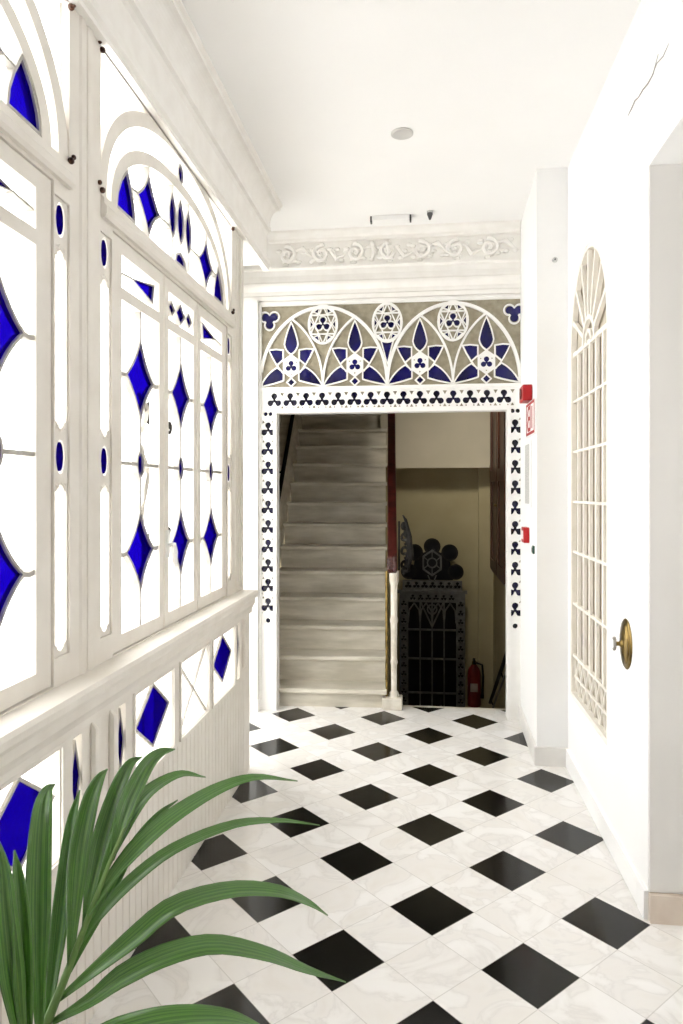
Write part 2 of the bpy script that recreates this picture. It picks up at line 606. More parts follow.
# left cornice, one continuous profile
prof = [(-0.935, 2.70), (-0.905, 2.70), (-0.905, 2.715), (-0.893, 2.725), (-0.893, 2.755), (-0.905, 2.765), (-0.915, 2.775), (-0.915, 2.90),
        (-0.905, 2.915), (-0.890, 2.92), (-0.890, 2.945), (-0.897, 2.955)]
for i in range(9):
    t = i / 8 * PI / 2
    prof.append((-0.897 + 0.05 * (1 - math.cos(t)), 2.96 + 0.085 * math.sin(t)))
prof += [(-0.835, 3.045), (-0.835, 3.062), (-0.822, 3.07), (-0.822, 3.08), (-0.935, 3.08)]
mb = MB().prism(prof, -1.3, 3.99, lambda a, b, c: (a, c, b))
struct('trim_2', mb, 'plaster', 'moulded cream cornice above the left glazed screen', 'cornice')

# far frieze mouldings
prof = [(FAR, 2.64), (FAR - 0.030, 2.64), (FAR - 0.030, 2.665), (FAR - 0.018, 2.675), (FAR - 0.018, 2.70), (FAR - 0.030, 2.715), (FAR - 0.040, 2.73), (FAR - 0.040, 2.745),
        (FAR - 0.022, 2.76), (FAR - 0.012, 2.80), (FAR - 0.012, 2.835), (FAR - 0.024, 2.845), (FAR - 0.024, 2.858), (FAR, 2.862)]
mb = MB().prism(prof, -1.22, 0.588, lambda a, b, c: (c, a, b))
frz = struct('trim_3', mb, 'plaster', 'cream moulded frieze with scroll relief over the tracery doorway', 'frieze')
mb = MB().prism([(FAR, 3.015), (FAR - 0.02, 3.02), (FAR - 0.02, 3.035), (FAR - 0.035, 3.045), (FAR - 0.05, 3.065), (FAR - 0.05, 3.08), (FAR, 3.08)], -1.0, 0.585, lambda a, b, c: (c, a, b))
mb.build('upper_moulding', 'plaster', frz)
mb = MB()


def scroll(mb, x, z, s, flip, turn=1.6):
    pts = []
    for i in range(22):
        t = i / 21
        a = turn * 2 * PI * t
        r = s * (1 - t) ** 0.8
        pts.append((x + flip * r * math.cos(a + PI / 2), FAR - 0.008, z + r * math.sin(a + PI / 2)))
    mb.tube(pts, [0.015 * (1 - 0.4 * i / 21) for i in range(22)], 6)
    for i in range(0, 20, 2):
        p = pts[i]
        mb.ball((p[0] + flip * 0.010 * math.cos(i), FAR - 0.004, p[2] + 0.016 * math.sin(i * 1.3)), 0.013, 7, (1.2, 0.8, 0.9))
    for k in range(5):
        a = PI * 0.15 + k * PI * 0.35
        mb.ball((x + flip * s * 1.15 * math.cos(a), FAR - 0.006, z + s * 1.15 * math.sin(a)), 0.016, 8, (1.3, 0.8, 0.8))


for i, x in enumerate([-0.88, -0.66, -0.44, -0.23, -0.02, 0.19, 0.40]):
    scroll(mb, x, 2.935, 0.055, 1 if i % 2 else -1)
    mb.tube([(x + 0.055, FAR - 0.005, 2.965), (x + 0.10, FAR - 0.008, 2.90 if i % 2 else 2.975), (x + 0.155, FAR - 0.005, 2.925)], [0.008, 0.018, 0.006], 6)
    for k in range(4):
        mb.ball((x + 0.075 + 0.028 * k, FAR - 0.004, 2.935 + 0.045 * math.sin(k * 2.1 + x * 9)), 0.015, 7, (1.3, 0.8, 0.9))
for x in (-0.33, -0.235):
    mb.ball((x, FAR - 0.012, 2.985), 0.020, 10, (0.8, 1, 1))
    mb.tube([(x, FAR - 0.01, 2.97), (x + 0.012, FAR - 0.012, 2.93), (x - 0.004, FAR - 0.008, 2.885)], [0.012, 0.016, 0.006], 8)
mb.build('scroll_relief', 'plaster', frz, smooth=True)

# skirtings
mb = MB().box((0.716, DY1, 0), (0.7299, 3.6999, 0.095))
mb.box((0.5751, 3.685, 0), (0.7159, 3.6999, 0.095))
mb.prism([(0.5745, 3.685), (0.561, 3.685), (0.576, 4.42), (0.589, 4.42)], 0, 0.095, XY)
struct('baseboard_right', mb, 'base', 'pale skirting along the right wall and its return', 'skirting')
struct('trim_7', MB().box((0.7165, 2.40, 0), (0.7299, DY0, 0.095)), 'door', 'short white skirting beside the near edge of the right door', 'skirting')
mb = MB().box((0.731, 2.380, 0), (1.08, 2.3999, 0.092))
struct('baseboard_opening', mb, 'beige', 'beige stone skirting inside the opening at the right edge', 'skirting')

# ------------------------------------------------------------------ left glazed screen, one bay as prototype
ZS = 0.912      # top of the sill
SASH = [(-0.61, -0.187, -0.54, -0.23), (-0.183, 0.183, -0.14, 0.14), (0.187, 0.61, 0.23, 0.54)]


def glazed_bay(name, yc, label):
    root = empty(name, (-0.93, yc, 0), label, 'window', kind='structure')
    P = lambda a, b, c: (c, yc + a, b)
    X0, X1 = -0.985, -0.930           # frame back and front
    fr = MB()
    fan = [(-0.69, 2.275), (0.69, 2.275), (0.69, 2.70), (-0.69, 2.70)]
    holes = [fan, rect(-0.612, ZS + 0.004, 0.612, 2.195), rect(-0.692, 0.985, -0.618, 2.165), rect(0.618, 0.985, 0.692, 2.165)]
    fr.plate([rect(-0.78, ZS - 0.03, 0.78, 2.735)] + holes, X0, X1, P)
    fr.build('frame', 'cream', root)
    for s in (-1, 1):                 # half of the post: a bead beside a groove
        b = MB()
        b.prism([(s * 0.776, X1), (s * 0.774, X1 + 0.004), (s * 0.765, X1 + 0.006), (s * 0.748, X1 + 0.006), (s * 0.744, X1 + 0.003), (s * 0.741, X1 + 0.0005), (s * 0.70, X1 + 0.0005), (s * 0.695, X1)], ZS, 2.735, lambda a, b_, c: (b_, yc + a, c))
        b.build('post_moulding', 'cream', root)
    b = MB()
    b.prism([(2.205, X1), (2.205, X1 + 0.012), (2.215, X1 + 0.018), (2.235, X1 + 0.018), (2.245, X1 + 0.010), (2.262, X1 + 0.010), (2.270, X1)], -0.69, 0.69, lambda a, b_, c: (b_, yc + c, a))
    b.build('transom_bar', 'cream', root)
    # fan light ------------------------------------------------------
    b = MB()
    b.strip(superarc(0, 2.275, 0.668, 0.437), 0.046, X0 + 0.015, X1 - 0.004, P)
    b.strip(superarc(0, 2.275, 0.590, 0.308), 0.042, X0 + 0.015, X1 - 0.006, P)
    b.build('arch_band', 'cream', root)
    b = MB()
    lead = []
    blue = MB()
    gx0, gx1 = -0.956, -0.951
    for s in (-1, 1):
        d = concave_diamond(s * 0.315, 2.392, 0.096, 0.104, 0.30)
        blue.plate([d], gx0 + 0.006, gx1 + 0.006, P)
        lead += [d]
        tri = [(s * 0.430, 2.288), (s * 0.566, 2.288), (s * 0.556, 2.335), (s * 0.530, 2.385), (s * 0.487, 2.432), (s * 0.455, 2.375), (s * 0.437, 2.330)]
        blue.plate([tri], gx0 + 0.006, gx1 + 0.006, P)
        lead += [tri]
        blue.plate([spindle(s * 0.088, 2.445, 0.034, 0.084)], gx0 + 0.006, gx1 + 0.006, P)
        lead.append(spindle(s * 0.088, 2.445, 0.034, 0.084))
        b.strip([(s * 0.088, 2.365), (s * 0.088, 2.29)], 0.007, gx0 - 0.002, gx1 + 0.014, P)
        b.strip([(s * 0.088, 2.525), (s * 0.088, 2.57)], 0.007, gx0 - 0.002, gx1 + 0.014, P)
        b.strip([(s * 0.315, 2.492), (s * 0.315, 2.535)], 0.007, gx0 - 0.002, gx1 + 0.014, P)
        b.strip([(s * 0.315, 2.292), (s * 0.315, 2.275)], 0.007, gx0 - 0.002, gx1 + 0.014, P)
        b.strip([(s * 0.222, 2.392), (s * 0.115, 2.392)], 0.007, gx0 - 0.002, gx1 + 0.014, P)
        b.strip([(s * 0.411, 2.392), (s * 0.460, 2.388)], 0.007, gx0 - 0.002, gx1 + 0.014, P)
    sp = spindle(0, 2.452, 0.036, 0.084)
    lz = [(-0.055, 2.287), (0.055, 2.287), (0.045, 2.315), (0, 2.335), (-0.045, 2.315)]
    ov = circle(0, 2.640, 0.026, 16, 0.034)
    for q in (sp, lz, ov):
        blue.plate([q], gx0 + 0.006, gx1 + 0.006, P)
        lead.append(q)
    for q in lead:
        b.strip(q, 0.008, gx0 - 0.002, gx1 + 0.013, P, closed=True)
    # rectangular light between transom and sashes, the sashes -------------------
    MB().box((gx0, yc - 0.69, 2.27), (gx1, yc + 0.69, 2.705)).build('fan_glass', 'clear', root)
    b.build('fan_leading', 'lead', root)
    blue.build('fan_blue_glass', 'blue', root)
    for i, (s0, s1, g0, g1) in enumerate(SASH):
        sash = MB()
        a0, a1 = s0 + 0.003, s1 - 0.003
        sash.plate([rect(a0, ZS + 0.008, a1, 2.192), rect(g0, 0.967, g1, 2.008), rect(g0, 2.045, g1, 2.147)], -0.972, -0.935, P)
        so = sash.build('sash', 'cream', root)
        MB().box((gx0, yc + g0 - 0.004, 0.963), (gx1, yc + g1 + 0.004, 2.151)).build('pane', 'clear', so)
        gc, hw = (g0 + g1) / 2, (g1 - g0) / 2
        bl, le = MB(), MB()
        for zc in (1.782, 1.214):
            d = concave_diamond(gc, zc, hw * 0.72, 0.132, 0.27)
            bl.plate([d], gx0 + 0.006, gx1 + 0.006, P)
            le.strip(d, 0.008, gx0 - 0.002, gx1 + 0.013, P, closed=True)
            for s in (-1, 1):
                le.strip([(gc + s * hw * 0.68, zc), (gc + s * hw * 0.86, zc - 0.004), (gc + s * hw, zc)], 0.012, gx0 - 0.002, gx1 + 0.012, P)
        oc = circle(gc, 1.50, 0.025, 18, 0.040)
        bl.plate([oc], gx0 + 0.006, gx1 + 0.006, P)
        le.strip(oc, 0.008, gx0 - 0.002, gx1 + 0.013, P, closed=True)
        for za, zb in ((0.967, 1.092), (1.336, 1.462), (1.538, 1.660), (1.904, 2.008)):
            le.strip([(gc, za), (gc, zb)], 0.010, gx0 - 0.002, gx1 + 0.012, P)
        for s in (-1, 1):
            le.strip([(gc + s * 0.025, 1.50), (gc + s * hw, 1.50)], 0.011, gx0 - 0.002, gx1 + 0.012, P)
        # the small light on top
        zc = 2.095
        if i == 1:
            for dx, r in ((-0.095, 0.027), (0, 0.038), (0.095, 0.027)):
                q = lozenge(gc + dx, zc, r * 1.25, r)
                bl.plate([q], gx0 + 0.006, gx1 + 0.006, P)
                le.strip(q, 0.006, gx0 - 0.002, gx1 + 0.012, P, closed=True)
        else:
            sg = 1 if i == 0 else -1
            q = [(gc - sg * 0.065, zc + 0.004), (gc + sg * 0.120, zc + 0.034), (gc + sg * 0.105, zc - 0.030)]
            bl.plate([q], gx0 + 0.006, gx1 + 0.006, P)
            le.strip(q, 0.006, gx0 - 0.002, gx1 + 0.012, P, closed=True)
            le.strip([(gc - sg * 0.065, zc + 0.004), (gc - sg * 0.152, zc - 0.004)], 0.006, gx0 - 0.002, gx1 + 0.012, P)
        bl.build('blue_pane', 'blue', so)
        le.build('leading', 'lead', so)
        if i == 1:
            k = MB()
            k.box((-0.935, yc + a0 + 0.008, 1.17), (-0.927, yc + a0 + 0.030, 1.27))
            k.tube([(-0.927, yc + a0 + 0.019, 1.22), (-0.905, yc + a0 + 0.019, 1.22), (-0.902, yc + a0 + 0.022, 1.19), (-0.902, yc + a0 + 0.024, 1.14)], [0.007, 0.007, 0.009, 0.006], 8)
            k.build('latch', 'white', so, smooth=True)
    # side lights with scalloped ends and ovals -------------------------------
    for s in (-1, 1):
        c0 = s * 0.655

        def narrow(za, zb):
            """slot with three-lobed ends"""
            h = 0.031
            top = [(c0 + h, zb - 0.030), (c0 + h * 0.95, zb - 0.018), (c0 + h * 0.55, zb - 0.012), (c0 + h * 0.45, zb - 0.004), (c0, zb + 0.004),
                   (c0 - h * 0.45, zb - 0.004), (c0 - h * 0.55, zb - 0.012), (c0 - h * 0.95, zb - 0.018), (c0 - h, zb - 0.030)]
            bot = [(2 * c0 - p[0], za + zb - p[1]) for p in top]
            return top + bot
        ovals = [circle(c0, 2.112, 0.022, 18, 0.046), circle(c0, 1.50, 0.022, 18, 0.046)]
        pl = MB().plate([rect(c0 - 0.0365, 0.986, c0 + 0.0365, 2.164), narrow(1.000, 1.425), narrow(1.575, 2.030)] + ovals, -0.968, -0.936, P)
        so = pl.build('side_light', 'cream', root)
        MB().box((gx0, yc + c0 - 0.034, 0.99), (gx1, yc + c0 + 0.034, 2.16)).build('pane', 'clear', so)
        bl, le = MB(), MB()
        for z in (2.112, 1.50):
            bl.plate([circle(c0, z, 0.0165, 18, 0.038)], -0.941, -0.937, P)
            for sg in (-1, 1):
                if z > 2 and sg > 0:
                    continue
                for s2 in (-1, 1):
                    le.tube([(-0.940, yc + c0, z + sg * 0.062), (-0.937, yc + c0 + s2 * 0.016, z + sg * 0.078), (-0.940, yc + c0 + s2 * 0.030, z + sg * 0.068)], [0.004, 0.006, 0.004], 6)
        bl.build('blue_pane', 'blue', so)
        le.build('leaf_carving', 'cream', so, smooth=True)
    for s in (-1, 1):                 # dark hinge pins at the corners of the fan light
        for z in (2.285, 2.690):
            hb = MB()
            hb.ball((X1 + 0.004, yc + s * 0.705, z + 0.012), 0.007, 8)
            hb.ball((X1 + 0.005, yc + s * 0.690, z - 0.004), 0.009, 8)
            hb.build('hinge', 'brown', root, smooth=True)
    # panelled foot ---------------------------------------------------------
    D1, D0 = -0.885, -0.955
    k = 0.957
    lights = [(-0.56 * 1.0, -0.235), (-0.155, 0.165), (0.235, 0.56)]
    nar = [(-0.672, -0.622), (0.622, 0.672)]
    z0, z1 = 0.515, 0.782
    dd = MB().plate([rect(-0.78, 0.49, 0.78, ZS - 0.032)] + [rect(a, z0, b_, z1) for a, b_ in lights + nar], D0, D1, P)
    do = dd.build('foot_panel', 'cream', root)
    bd = MB()
    n = 34
    for j in range(n):                # grooved boards
        a = -0.78 + 1.56 * j / n
        b_ = -0.78 + 1.56 * (j + 1) / n
        bd.prism([(a, D0), (a, D1 - 0.006), (a + 0.004, D1), (b_ - 0.004, D1), (b_, D1 - 0.006), (b_, D0)], 0.0, 0.49, lambda p, q, c: (q, yc + p, c))
    bd.build('boarding', 'cream', do)
    for a, b_ in lights:              # thin fillet round each light
        MB().strip(rect(a - 0.008, z0 - 0.008, b_ + 0.008, z1 + 0.008), 0.010, D1, D1 + 0.007, P, closed=True).build('bead', 'cream', do)
    MB().box((-0.903, yc - 0.70, z0 - 0.006), (-0.899, yc + 0.70, z1 + 0.006)).build('pane', 'clear', do)
    bl, le = MB(), MB()
    zc = 0.672
    for a, b_ in (lights[0], lights[2]):
        q = lozenge((a + b_) / 2, zc, 0.142, 0.102)
        bl.plate([q], -0.898, -0.894, P)
        le.strip(q, 0.008, -0.8985, -0.889, P, closed=True)
    a, b_ = lights[1]
    le.strip([(a, z0), (b_, z1)], 0.008, -0.8985, -0.890, P)
    le.strip([(a, z1), (b_, z0)], 0.008, -0.8985, -0.890, P)
    for a, b_ in nar:
        q = lozenge((a + b_) / 2, zc, 0.024, 0.095)
        bl.plate([q], -0.898, -0.894, P)
        le.strip(q, 0.005, -0.8985, -0.890, P, closed=True)
    bl.build('blue_pane', 'blue', do)
    le.build('leading', 'lead', do)
    for s in (-1, 1):                 # little turned studs on the post foot
        st = MB().tube([(D1 - 0.002, yc + s * 0.725, 0.79), (D1 + 0.006, yc + s * 0.725, 0.775), (D1 + 0.006, yc + s * 0.725, 0.56), (D1 - 0.002, yc + s * 0.725, 0.545)], [0.006, 0.012, 0.012, 0.006], 8)
        st.build('post_reed', 'cream', do, smooth=True)
    return root


BAY = 2.61
win2 = glazed_bay('window_2', BAY, 'farther bay of the cobalt and clear stained glass screen on the left')
win1 = copy_tree(win2)
win1.name = 'window_1'
win1.location.y = BAY - 1.56
win1['label'] = 'nearer bay of the cobalt and clear glass screen, cut by the left edge'
# sill running along both bays
prof = [(-0.975, 0.882), (-0.885, 0.800), (-0.872, 0.800), (-0.872, 0.818), (-0.866, 0.832), (-0.858, 0.845), (-0.858, 0.868), (-0.846, 0.876), (-0.842, 0.886), (-0.842, 0.902), (-0.850, 0.912), (-0.975, 0.912)]
mb = MB().prism(prof, 0.26, 3.475, lambda a, b, c: (a, c, b))
struct('trim_4', mb, 'cream', 'long moulded cream sill under the glazed screen', 'sill')
mb = MB().box((-0.985, 3.392, 0), (-0.926, 3.50, 2.735)).box((-0.93, 3.42, 0.93), (-0.918, 3.47, 2.69)).box((-0.93, 3.392, 0), (-0.888, 3.475, 0.80))
struct('trim_5', mb, 'cream', 'slender cream post closing the far end of the glazed screen', 'post')

# ------------------------------------------------------------------ portal with tracery
portal = empty('door_1', (-0.23, FAR, 0), 'white tracery doorway with navy trefoils and a stained glass transom', 'doorway', kind='structure')
PY0, PY1 = FAR - 0.005, FAR + 0.05
OX0, OX1, OZ = -0.949, 0.507, 1.918
TX0, TX1, TZ0, TZ1 = -1.050, 0.590, 2.085, 2.612
holes, nav, tanp = [], MB(), MB()


def add_tref(x, z, d, rho, rot=PI / 2):
    holes.append(trefoil(x, z, d, rho, rot=rot))
    nav.plate([trefoil(x, z, d * 1.05, rho * 1.12, rot=rot)], FAR + 0.012, FAR + 0.017, XZ)


def add_tri(x, z, r, up):
    a0 = PI / 2 if up else -PI / 2
    q = [(x + r * math.cos(a0 + k * 2 * PI / 3), z + r * math.sin(a0 + k * 2 * PI / 3)) for k in range(3)]
    holes.append(q)
    tanp.plate([[(x + 1.2 * (p[0] - x), z + 1.2 * (p[1] - z)) for p in q]], FAR + 0.012, FAR + 0.017, XZ)


for k in range(15):
    add_tref(-0.967 + 0.104 * k, 2.000, 0.0290, 0.0205)
    if k < 15:
        add_tri(-0.967 + 0.104 * k + 0.052, 2.042, 0.017, False)
        add_tri(-0.967 + 0.104 * k + 0.052, 1.956, 0.014, True)
        add_tri(-0.967 + 0.104 * k + 0.024, 1.955, 0.0085, True)
        add_tri(-0.967 + 0.104 * k - 0.024, 1.955, 0.0085, True)
for xs in (-1.008, 0.557):
    for k in range(10):
        z = 1.812 - 0.1265 * k
        add_tref(xs, z, 0.0300, 0.0205)
        for s in (-1, 1):
            add_tri(xs + s * 0.031, z + 0.052, 0.012, True)
            add_tri(xs + s * 0.039, z - 0.046, 0.0065, False)
    holes.append(circle(xs, 0.578, 0.016, 16))
    nav.plate([circle(xs, 0.578, 0.019, 16)], FAR + 0.012, FAR + 0.017, XZ)
    holes.append(circle(xs + 0.016, 1.915, 0.014, 12))
    holes.append(circle(xs - 0.016, 1.915, 0.014, 12))
    nav.plate([rect(xs - 0.034, 1.896, xs + 0.034, 1.934)], FAR + 0.012, FAR + 0.017, XZ)
outer = [(-1.065, 0), (OX0, 0), (OX0, OZ), (OX1, OZ), (OX1, 0), (0.603, 0), (0.603, 2.64), (-1.065, 2.64)]
mb = MB().plate([outer, rect(TX0, TZ0, TX1, TZ1)] + holes, FAR - 0.005, FAR + 0.011, XZ)
mb.build('pierced_panel', 'trac', portal)
mb = MB()
mb.box((-1.064, FAR + 0.018, 0), (OX0, PY1 + 0.02, 2.06)).box((OX1, FAR + 0.018, 0), (0.602, PY1 + 0.02, 2.06)).box((OX0, FAR + 0.018, OZ), (OX1, PY1 + 0.02, 2.06))
mb.build('jamb', 'trac', portal)
mb = MB()
mb.strip([(OX0 - 0.012, 0.0), (OX0 - 0.012, OZ + 0.012), (OX1 + 0.012, OZ + 0.012), (OX1 + 0.012, 0.0)], 0.022, FAR - 0.016, FAR - 0.005, XZ)
mb.strip([(TX0, 2.074), (TX1, 2.074)], 0.022, FAR - 0.018, FAR - 0.005, XZ)
mb.strip([(-1.057, 0.06), (-1.057, 2.626), (0.596, 2.626)], 0.014, FAR - 0.016, FAR - 0.005, XZ)
mb.build('edge_moulding', 'trac', portal)
nav.build('trefoil_glass', 'ink', portal)
tanp.build('triangle_glass', 'tan', portal)
# transom --------------------------------------------------------------
trn = MB().box((TX0 - 0.006, FAR + 0.012, TZ0 - 0.006), (TX1 + 0.006, FAR + 0.018, TZ1 + 0.006)).build('transom_glass', 'tan', portal)
tr, bl = MB(), MB()
A, Bh, zb = 0.4125, 0.505, 2.090
T0, T1 = FAR - 0.006, FAR + 0.011
x0 = -1.062


def ell(cx_, t0, t1, n=26):
    return [(cx_ + A * math.cos(t0 + (t1 - t0) * i / n), zb + Bh * math.sin(t0 + (t1 - t0) * i / n)) for i in range(n + 1)]


def clipx(pts):
    return [p for p in pts if TX0 - 0.006 < p[0] < TX1 + 0.006]


for c_ in (x0 + A, x0 + 3 * A):
    tr.strip(clipx(ell(c_, 0, PI, 48)), 0.020, T0 - 0.004, T1, XZ)
for c_ in (x0, x0 + 2 * A, x0 + 4 * A):      # intersecting quarter arcs that close the lancets
    if c_ > x0 - 0.1 and c_ < 0.5:
        tr.strip(clipx(ell(c_, 0.02, PI / 3)), 0.013, T0 - 0.002, T1, XZ)
    if c_ > x0 + 0.1:
        tr.strip(clipx(ell(c_, PI * 2 / 3, PI - 0.02)), 0.013, T0 - 0.002, T1, XZ)


def bez(a, c_, b, n=6):
    a, c_, b = Vector(a), Vector(c_), Vector(b)
    return [tuple(a * (1 - i / n) ** 2 + c_ * 2 * (i / n) * (1 - i / n) + b * (i / n) ** 2) for i in range(n)]


def petal_set():
    out = []
    out.append(bez((0, 0.408), (0.030, 0.345), (0.041, 0.275)) + bez((0.041, 0.275), (0.036, 0.235), (0, 0.212), 4) + bez((0, 0.212), (-0.036, 0.235), (-0.041, 0.275), 4) + bez((-0.041, 0.275), (-0.030, 0.345), (0, 0.408)))
    for s in (-1, 1):
        out.append([(s * 0.142, 0.236), (s * 0.100, 0.240), (s * 0.056, 0.234), (s * 0.056, 0.176), (s * 0.094, 0.142), (s * 0.122, 0.192)])
        out.append(bez((s * 0.197, 0.004), (s * 0.158, 0.085), (s * 0.095, 0.120)) + [(s * 0.095, 0.120), (s * 0.056, 0.088), (s * 0.056, 0.040)] + bez((s * 0.056, 0.040), (s * 0.12, 0.018), (s * 0.197, 0.004)))
    out.append([(0, 0.054), (0.026, 0.027), (0, 0.001), (-0.026, 0.027)])
    return out


stars = [x0 + A * (0.5 + k) for k in range(4)]
for xc in stars:
    for q in petal_set():
        mx_, mz_ = sum(p[0] for p in q) / len(q), sum(p[1] for p in q) / len(q)
        q = [(xc + mx_ + 1.09 * (p[0] - mx_), zb + mz_ + 1.06 * (p[1] - mz_)) for p in q]
        q = [(min(max(p[0], TX0), TX1), p[1]) for p in q]
        bl.plate([q], FAR + 0.002, FAR + 0.008, XZ)
        tr.strip(q, 0.0085, T0, T1, XZ, closed=True)
    bl.plate([trefoil(xc, zb + 0.128, 0.021, 0.0165)], FAR - 0.006, FAR + 0.004, XZ)
    hx = [(xc + 0.062 * math.cos(PI / 6 + k * PI / 3), zb + 0.132 + 0.078 * math.sin(PI / 6 + k * PI / 3)) for k in range(6)]
    tr.plate([hx, trefoil(xc, zb + 0.128, 0.0205, 0.016), ] + [circle(xc + 0.040 * math.cos(PI / 6 + k * PI / 3 * 2), zb + 0.130 + 0.050 * math.sin(PI / 6 + k * PI / 3 * 2), 0.008, 3) for k in range(3)], T0 + 0.001, T1 - 0.002, XZ)
    # webs from the star to the lancet sides
    tr.strip([(xc - 0.094, zb + 0.142), (xc - 0.056, zb + 0.088)], 0.007, T0, T1, XZ)
    tr.strip([(xc + 0.094, zb + 0.142), (xc + 0.056, zb + 0.088)], 0.007, T0, T1, XZ)
# oval rosettes between the stars
for k, xc in enumerate((x0 + A, x0 + 2 * A, x0 + 3 * A)):
    zc = 2.485
    rx, rz = 0.092, 0.122
    tr.strip(circle(xc, zc, rx, 32, rz), 0.013, T0 - 0.001, T1, XZ, closed=True)
    bl.plate([trefoil(xc, zc, 0.026, 0.019)], FAR + 0.002, FAR + 0.008, XZ)
    tr.strip(trefoil(xc, zc, 0.030, 0.023), 0.007, T0, T1, XZ, closed=True)
    tri = [(xc + rx * math.cos(PI / 6 + j * PI / 3), zc + rz * math.sin(PI / 6 + j * PI / 3)) for j in range(6)]
    tr.strip([tri[0], tri[2], tri[4]], 0.008, T0, T1, XZ, closed=True)
    tr.strip([tri[1], tri[3], tri[5]], 0.008, T0, T1, XZ, closed=True)
    for j in range(6):
        a = PI / 3 * j
        if j in (1, 2, 4, 5, 0, 3):
            q = [(xc + rx * r_ * math.cos(a + d), zc + rz * r_ * math.sin(a + d)) for r_, d in ((0.93, -0.26), (0.93, 0.26), (0.66, 0.0))]
            bl.plate([q], FAR + 0.002, FAR + 0.008, XZ)
            tr.strip(q, 0.006, T0, T1, XZ, closed=True)
# spandrel wedge under the middle rosette, corner trefoils
xc = x0 + 2 * A
q = [(xc - 0.040, zb + 0.285), (xc + 0.040, zb + 0.285), (xc, zb + 0.135)]
bl.plate([q], FAR + 0.002, FAR + 0.008, XZ)
tr.strip(q, 0.009, T0, T1, XZ, closed=True)
for xc in (-0.998, 0.552):
    bl.plate([trefoil(xc, 2.525, 0.030, 0.026, rot=-PI / 2)], FAR + 0.002, FAR + 0.008, XZ)
    tr.strip(trefoil(xc, 2.525, 0.036, 0.032, rot=-PI / 2), 0.009, T0, T1, XZ, closed=True)
tr.build('tracery', 'trac', trn)
bl.build('star_glass', 'navy', trn)
# casing pilaster left of the portal
mb = MB().box((-1.215, FAR - 0.03, 0), (-1.115, FAR, 2.64)).box((-1.112, FAR - 0.055, 0.08), (-1.066, FAR, 2.64)).box((-1.118, FAR - 0.065, 0), (-1.060, FAR, 0.08))
struct('trim_6', mb, 'trac', 'narrow white casing with a plinth left of the tracery doorway', 'casing')

# ------------------------------------------------------------------ stairwell beyond the portal
ST = math.radians(3.0)
RUN, RISE, NS = 0.19, 0.172, 17
SO = (-0.26, 4.56)


def sp(u, v, z):
    return (SO[0] + u * math.cos(ST) - v * math.sin(ST), SO[1] + u * math.sin(ST) + v * math.cos(ST), z)


stairs = empty('marble_staircase', (SO[0] - 0.4, SO[1], 0), 'straight flight of worn grey marble steps climbing behind the doorway', 'staircase', kind='structure')
for k in range(NS):
    z = 0.123 + RISE * k
    v0 = RUN * k
    t = MB()
    v1 = v0 + RUN + 0.03
    pts = [(-0.03 + v0 + 0.0, z - 0.030), (-0.022 + v0 - 0.012, z - 0.022), (-0.022 + v0 - 0.012, z - 0.006), (v0 - 0.026, z), (v1, z), (v1, z - 0.030)]
    n = len(pts)
    vv = [sp(-0.835, p[0], p[1]) for p in pts] + [sp(0.012, p[0], p[1]) for p in pts]
    t.add(vv, [tuple(range(n)), tuple(range(n, 2 * n))[::-1]] + [(i, n + i, n + (i + 1) % n, (i + 1) % n) for i in range(n)])
    t.build('tread', 'stair', stairs)
    zb_ = 0.0 if k == 0 else z - RISE
    r = MB()
    vv = [sp(u, v, zz) for zz in (zb_, z - 0.030) for (u, v) in ((-0.83, v0), (0, v0), (0, v0 + RUN), (-0.83, v0 + RUN))]
    r.add(vv, [(0, 1, 2, 3), (4, 5, 6, 7), (0, 1, 5, 4), (1, 2, 6, 5), (2, 3, 7, 6), (3, 0, 4, 7)])
    r.build('riser', 'stair', stairs)
# sloping skirting between steps and wall
t = MB()
sl = RISE / RUN
L = RUN * NS
vv = []
for u in (-0.95, -0.838):
    vv += [sp(u, -0.02, 0.0), sp(u, L, L * sl - 0.10), sp(u, L, L * sl + 0.46), sp(u, -0.02, 0.46)]
t.add(vv, [(0, 1, 2, 3), (4, 5, 6, 7), (0, 1, 5, 4), (1, 2, 6, 5), (2, 3, 7, 6), (3, 0, 4, 7)])
t.build('string_skirting', 'stair', stairs)
# side of the flight
t = MB()
vv = []
for u in (-0.05, -0.001):
    vv += [sp(u, 0.02, -0.85), sp(u, L, -0.85), sp(u, L, L * sl - 0.20), sp(u, 0.02, -0.06)]
t.add(vv, [(0, 1, 2, 3), (4, 5, 6, 7), (0, 1, 5, 4), (1, 2, 6, 5), (2, 3, 7, 6), (3, 0, 4, 7)])
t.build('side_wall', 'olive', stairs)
TOP = 4.2
mb = MB()
mb.prism([sp(-0.95, -0.03, 0)[:2], sp(-0.95, 4.6, 0)[:2], sp(-1.05, 4.6, 0)[:2], sp(-1.15, -0.03, 0)[:2]], 0, TOP + 1.5, XY)
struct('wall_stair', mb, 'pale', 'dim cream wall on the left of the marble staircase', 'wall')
mb = MB().prism([(-1.6, 8.6), (0.9, 8.6), (0.9, 8.7), (-1.6, 8.7)], -0.86, TOP + 1.5, XY)
struct('wall_stair_head', mb, 'pale', 'cream wall at the head of the staircase', 'wall')
mb = MB().box((-0.40, 6.95, -0.86), (0.75, 7.05, 1.68)).box((0.52, 6.90, -0.86), (0.75, 6.95, 1.66))
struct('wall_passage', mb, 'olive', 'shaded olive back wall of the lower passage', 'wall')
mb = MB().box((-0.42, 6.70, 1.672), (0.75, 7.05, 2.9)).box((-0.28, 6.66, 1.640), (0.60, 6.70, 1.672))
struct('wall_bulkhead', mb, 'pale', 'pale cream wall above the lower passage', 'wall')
mb = MB().box((0.66, 4.53, -0.86), (0.76, 8.7, TOP + 1.5))
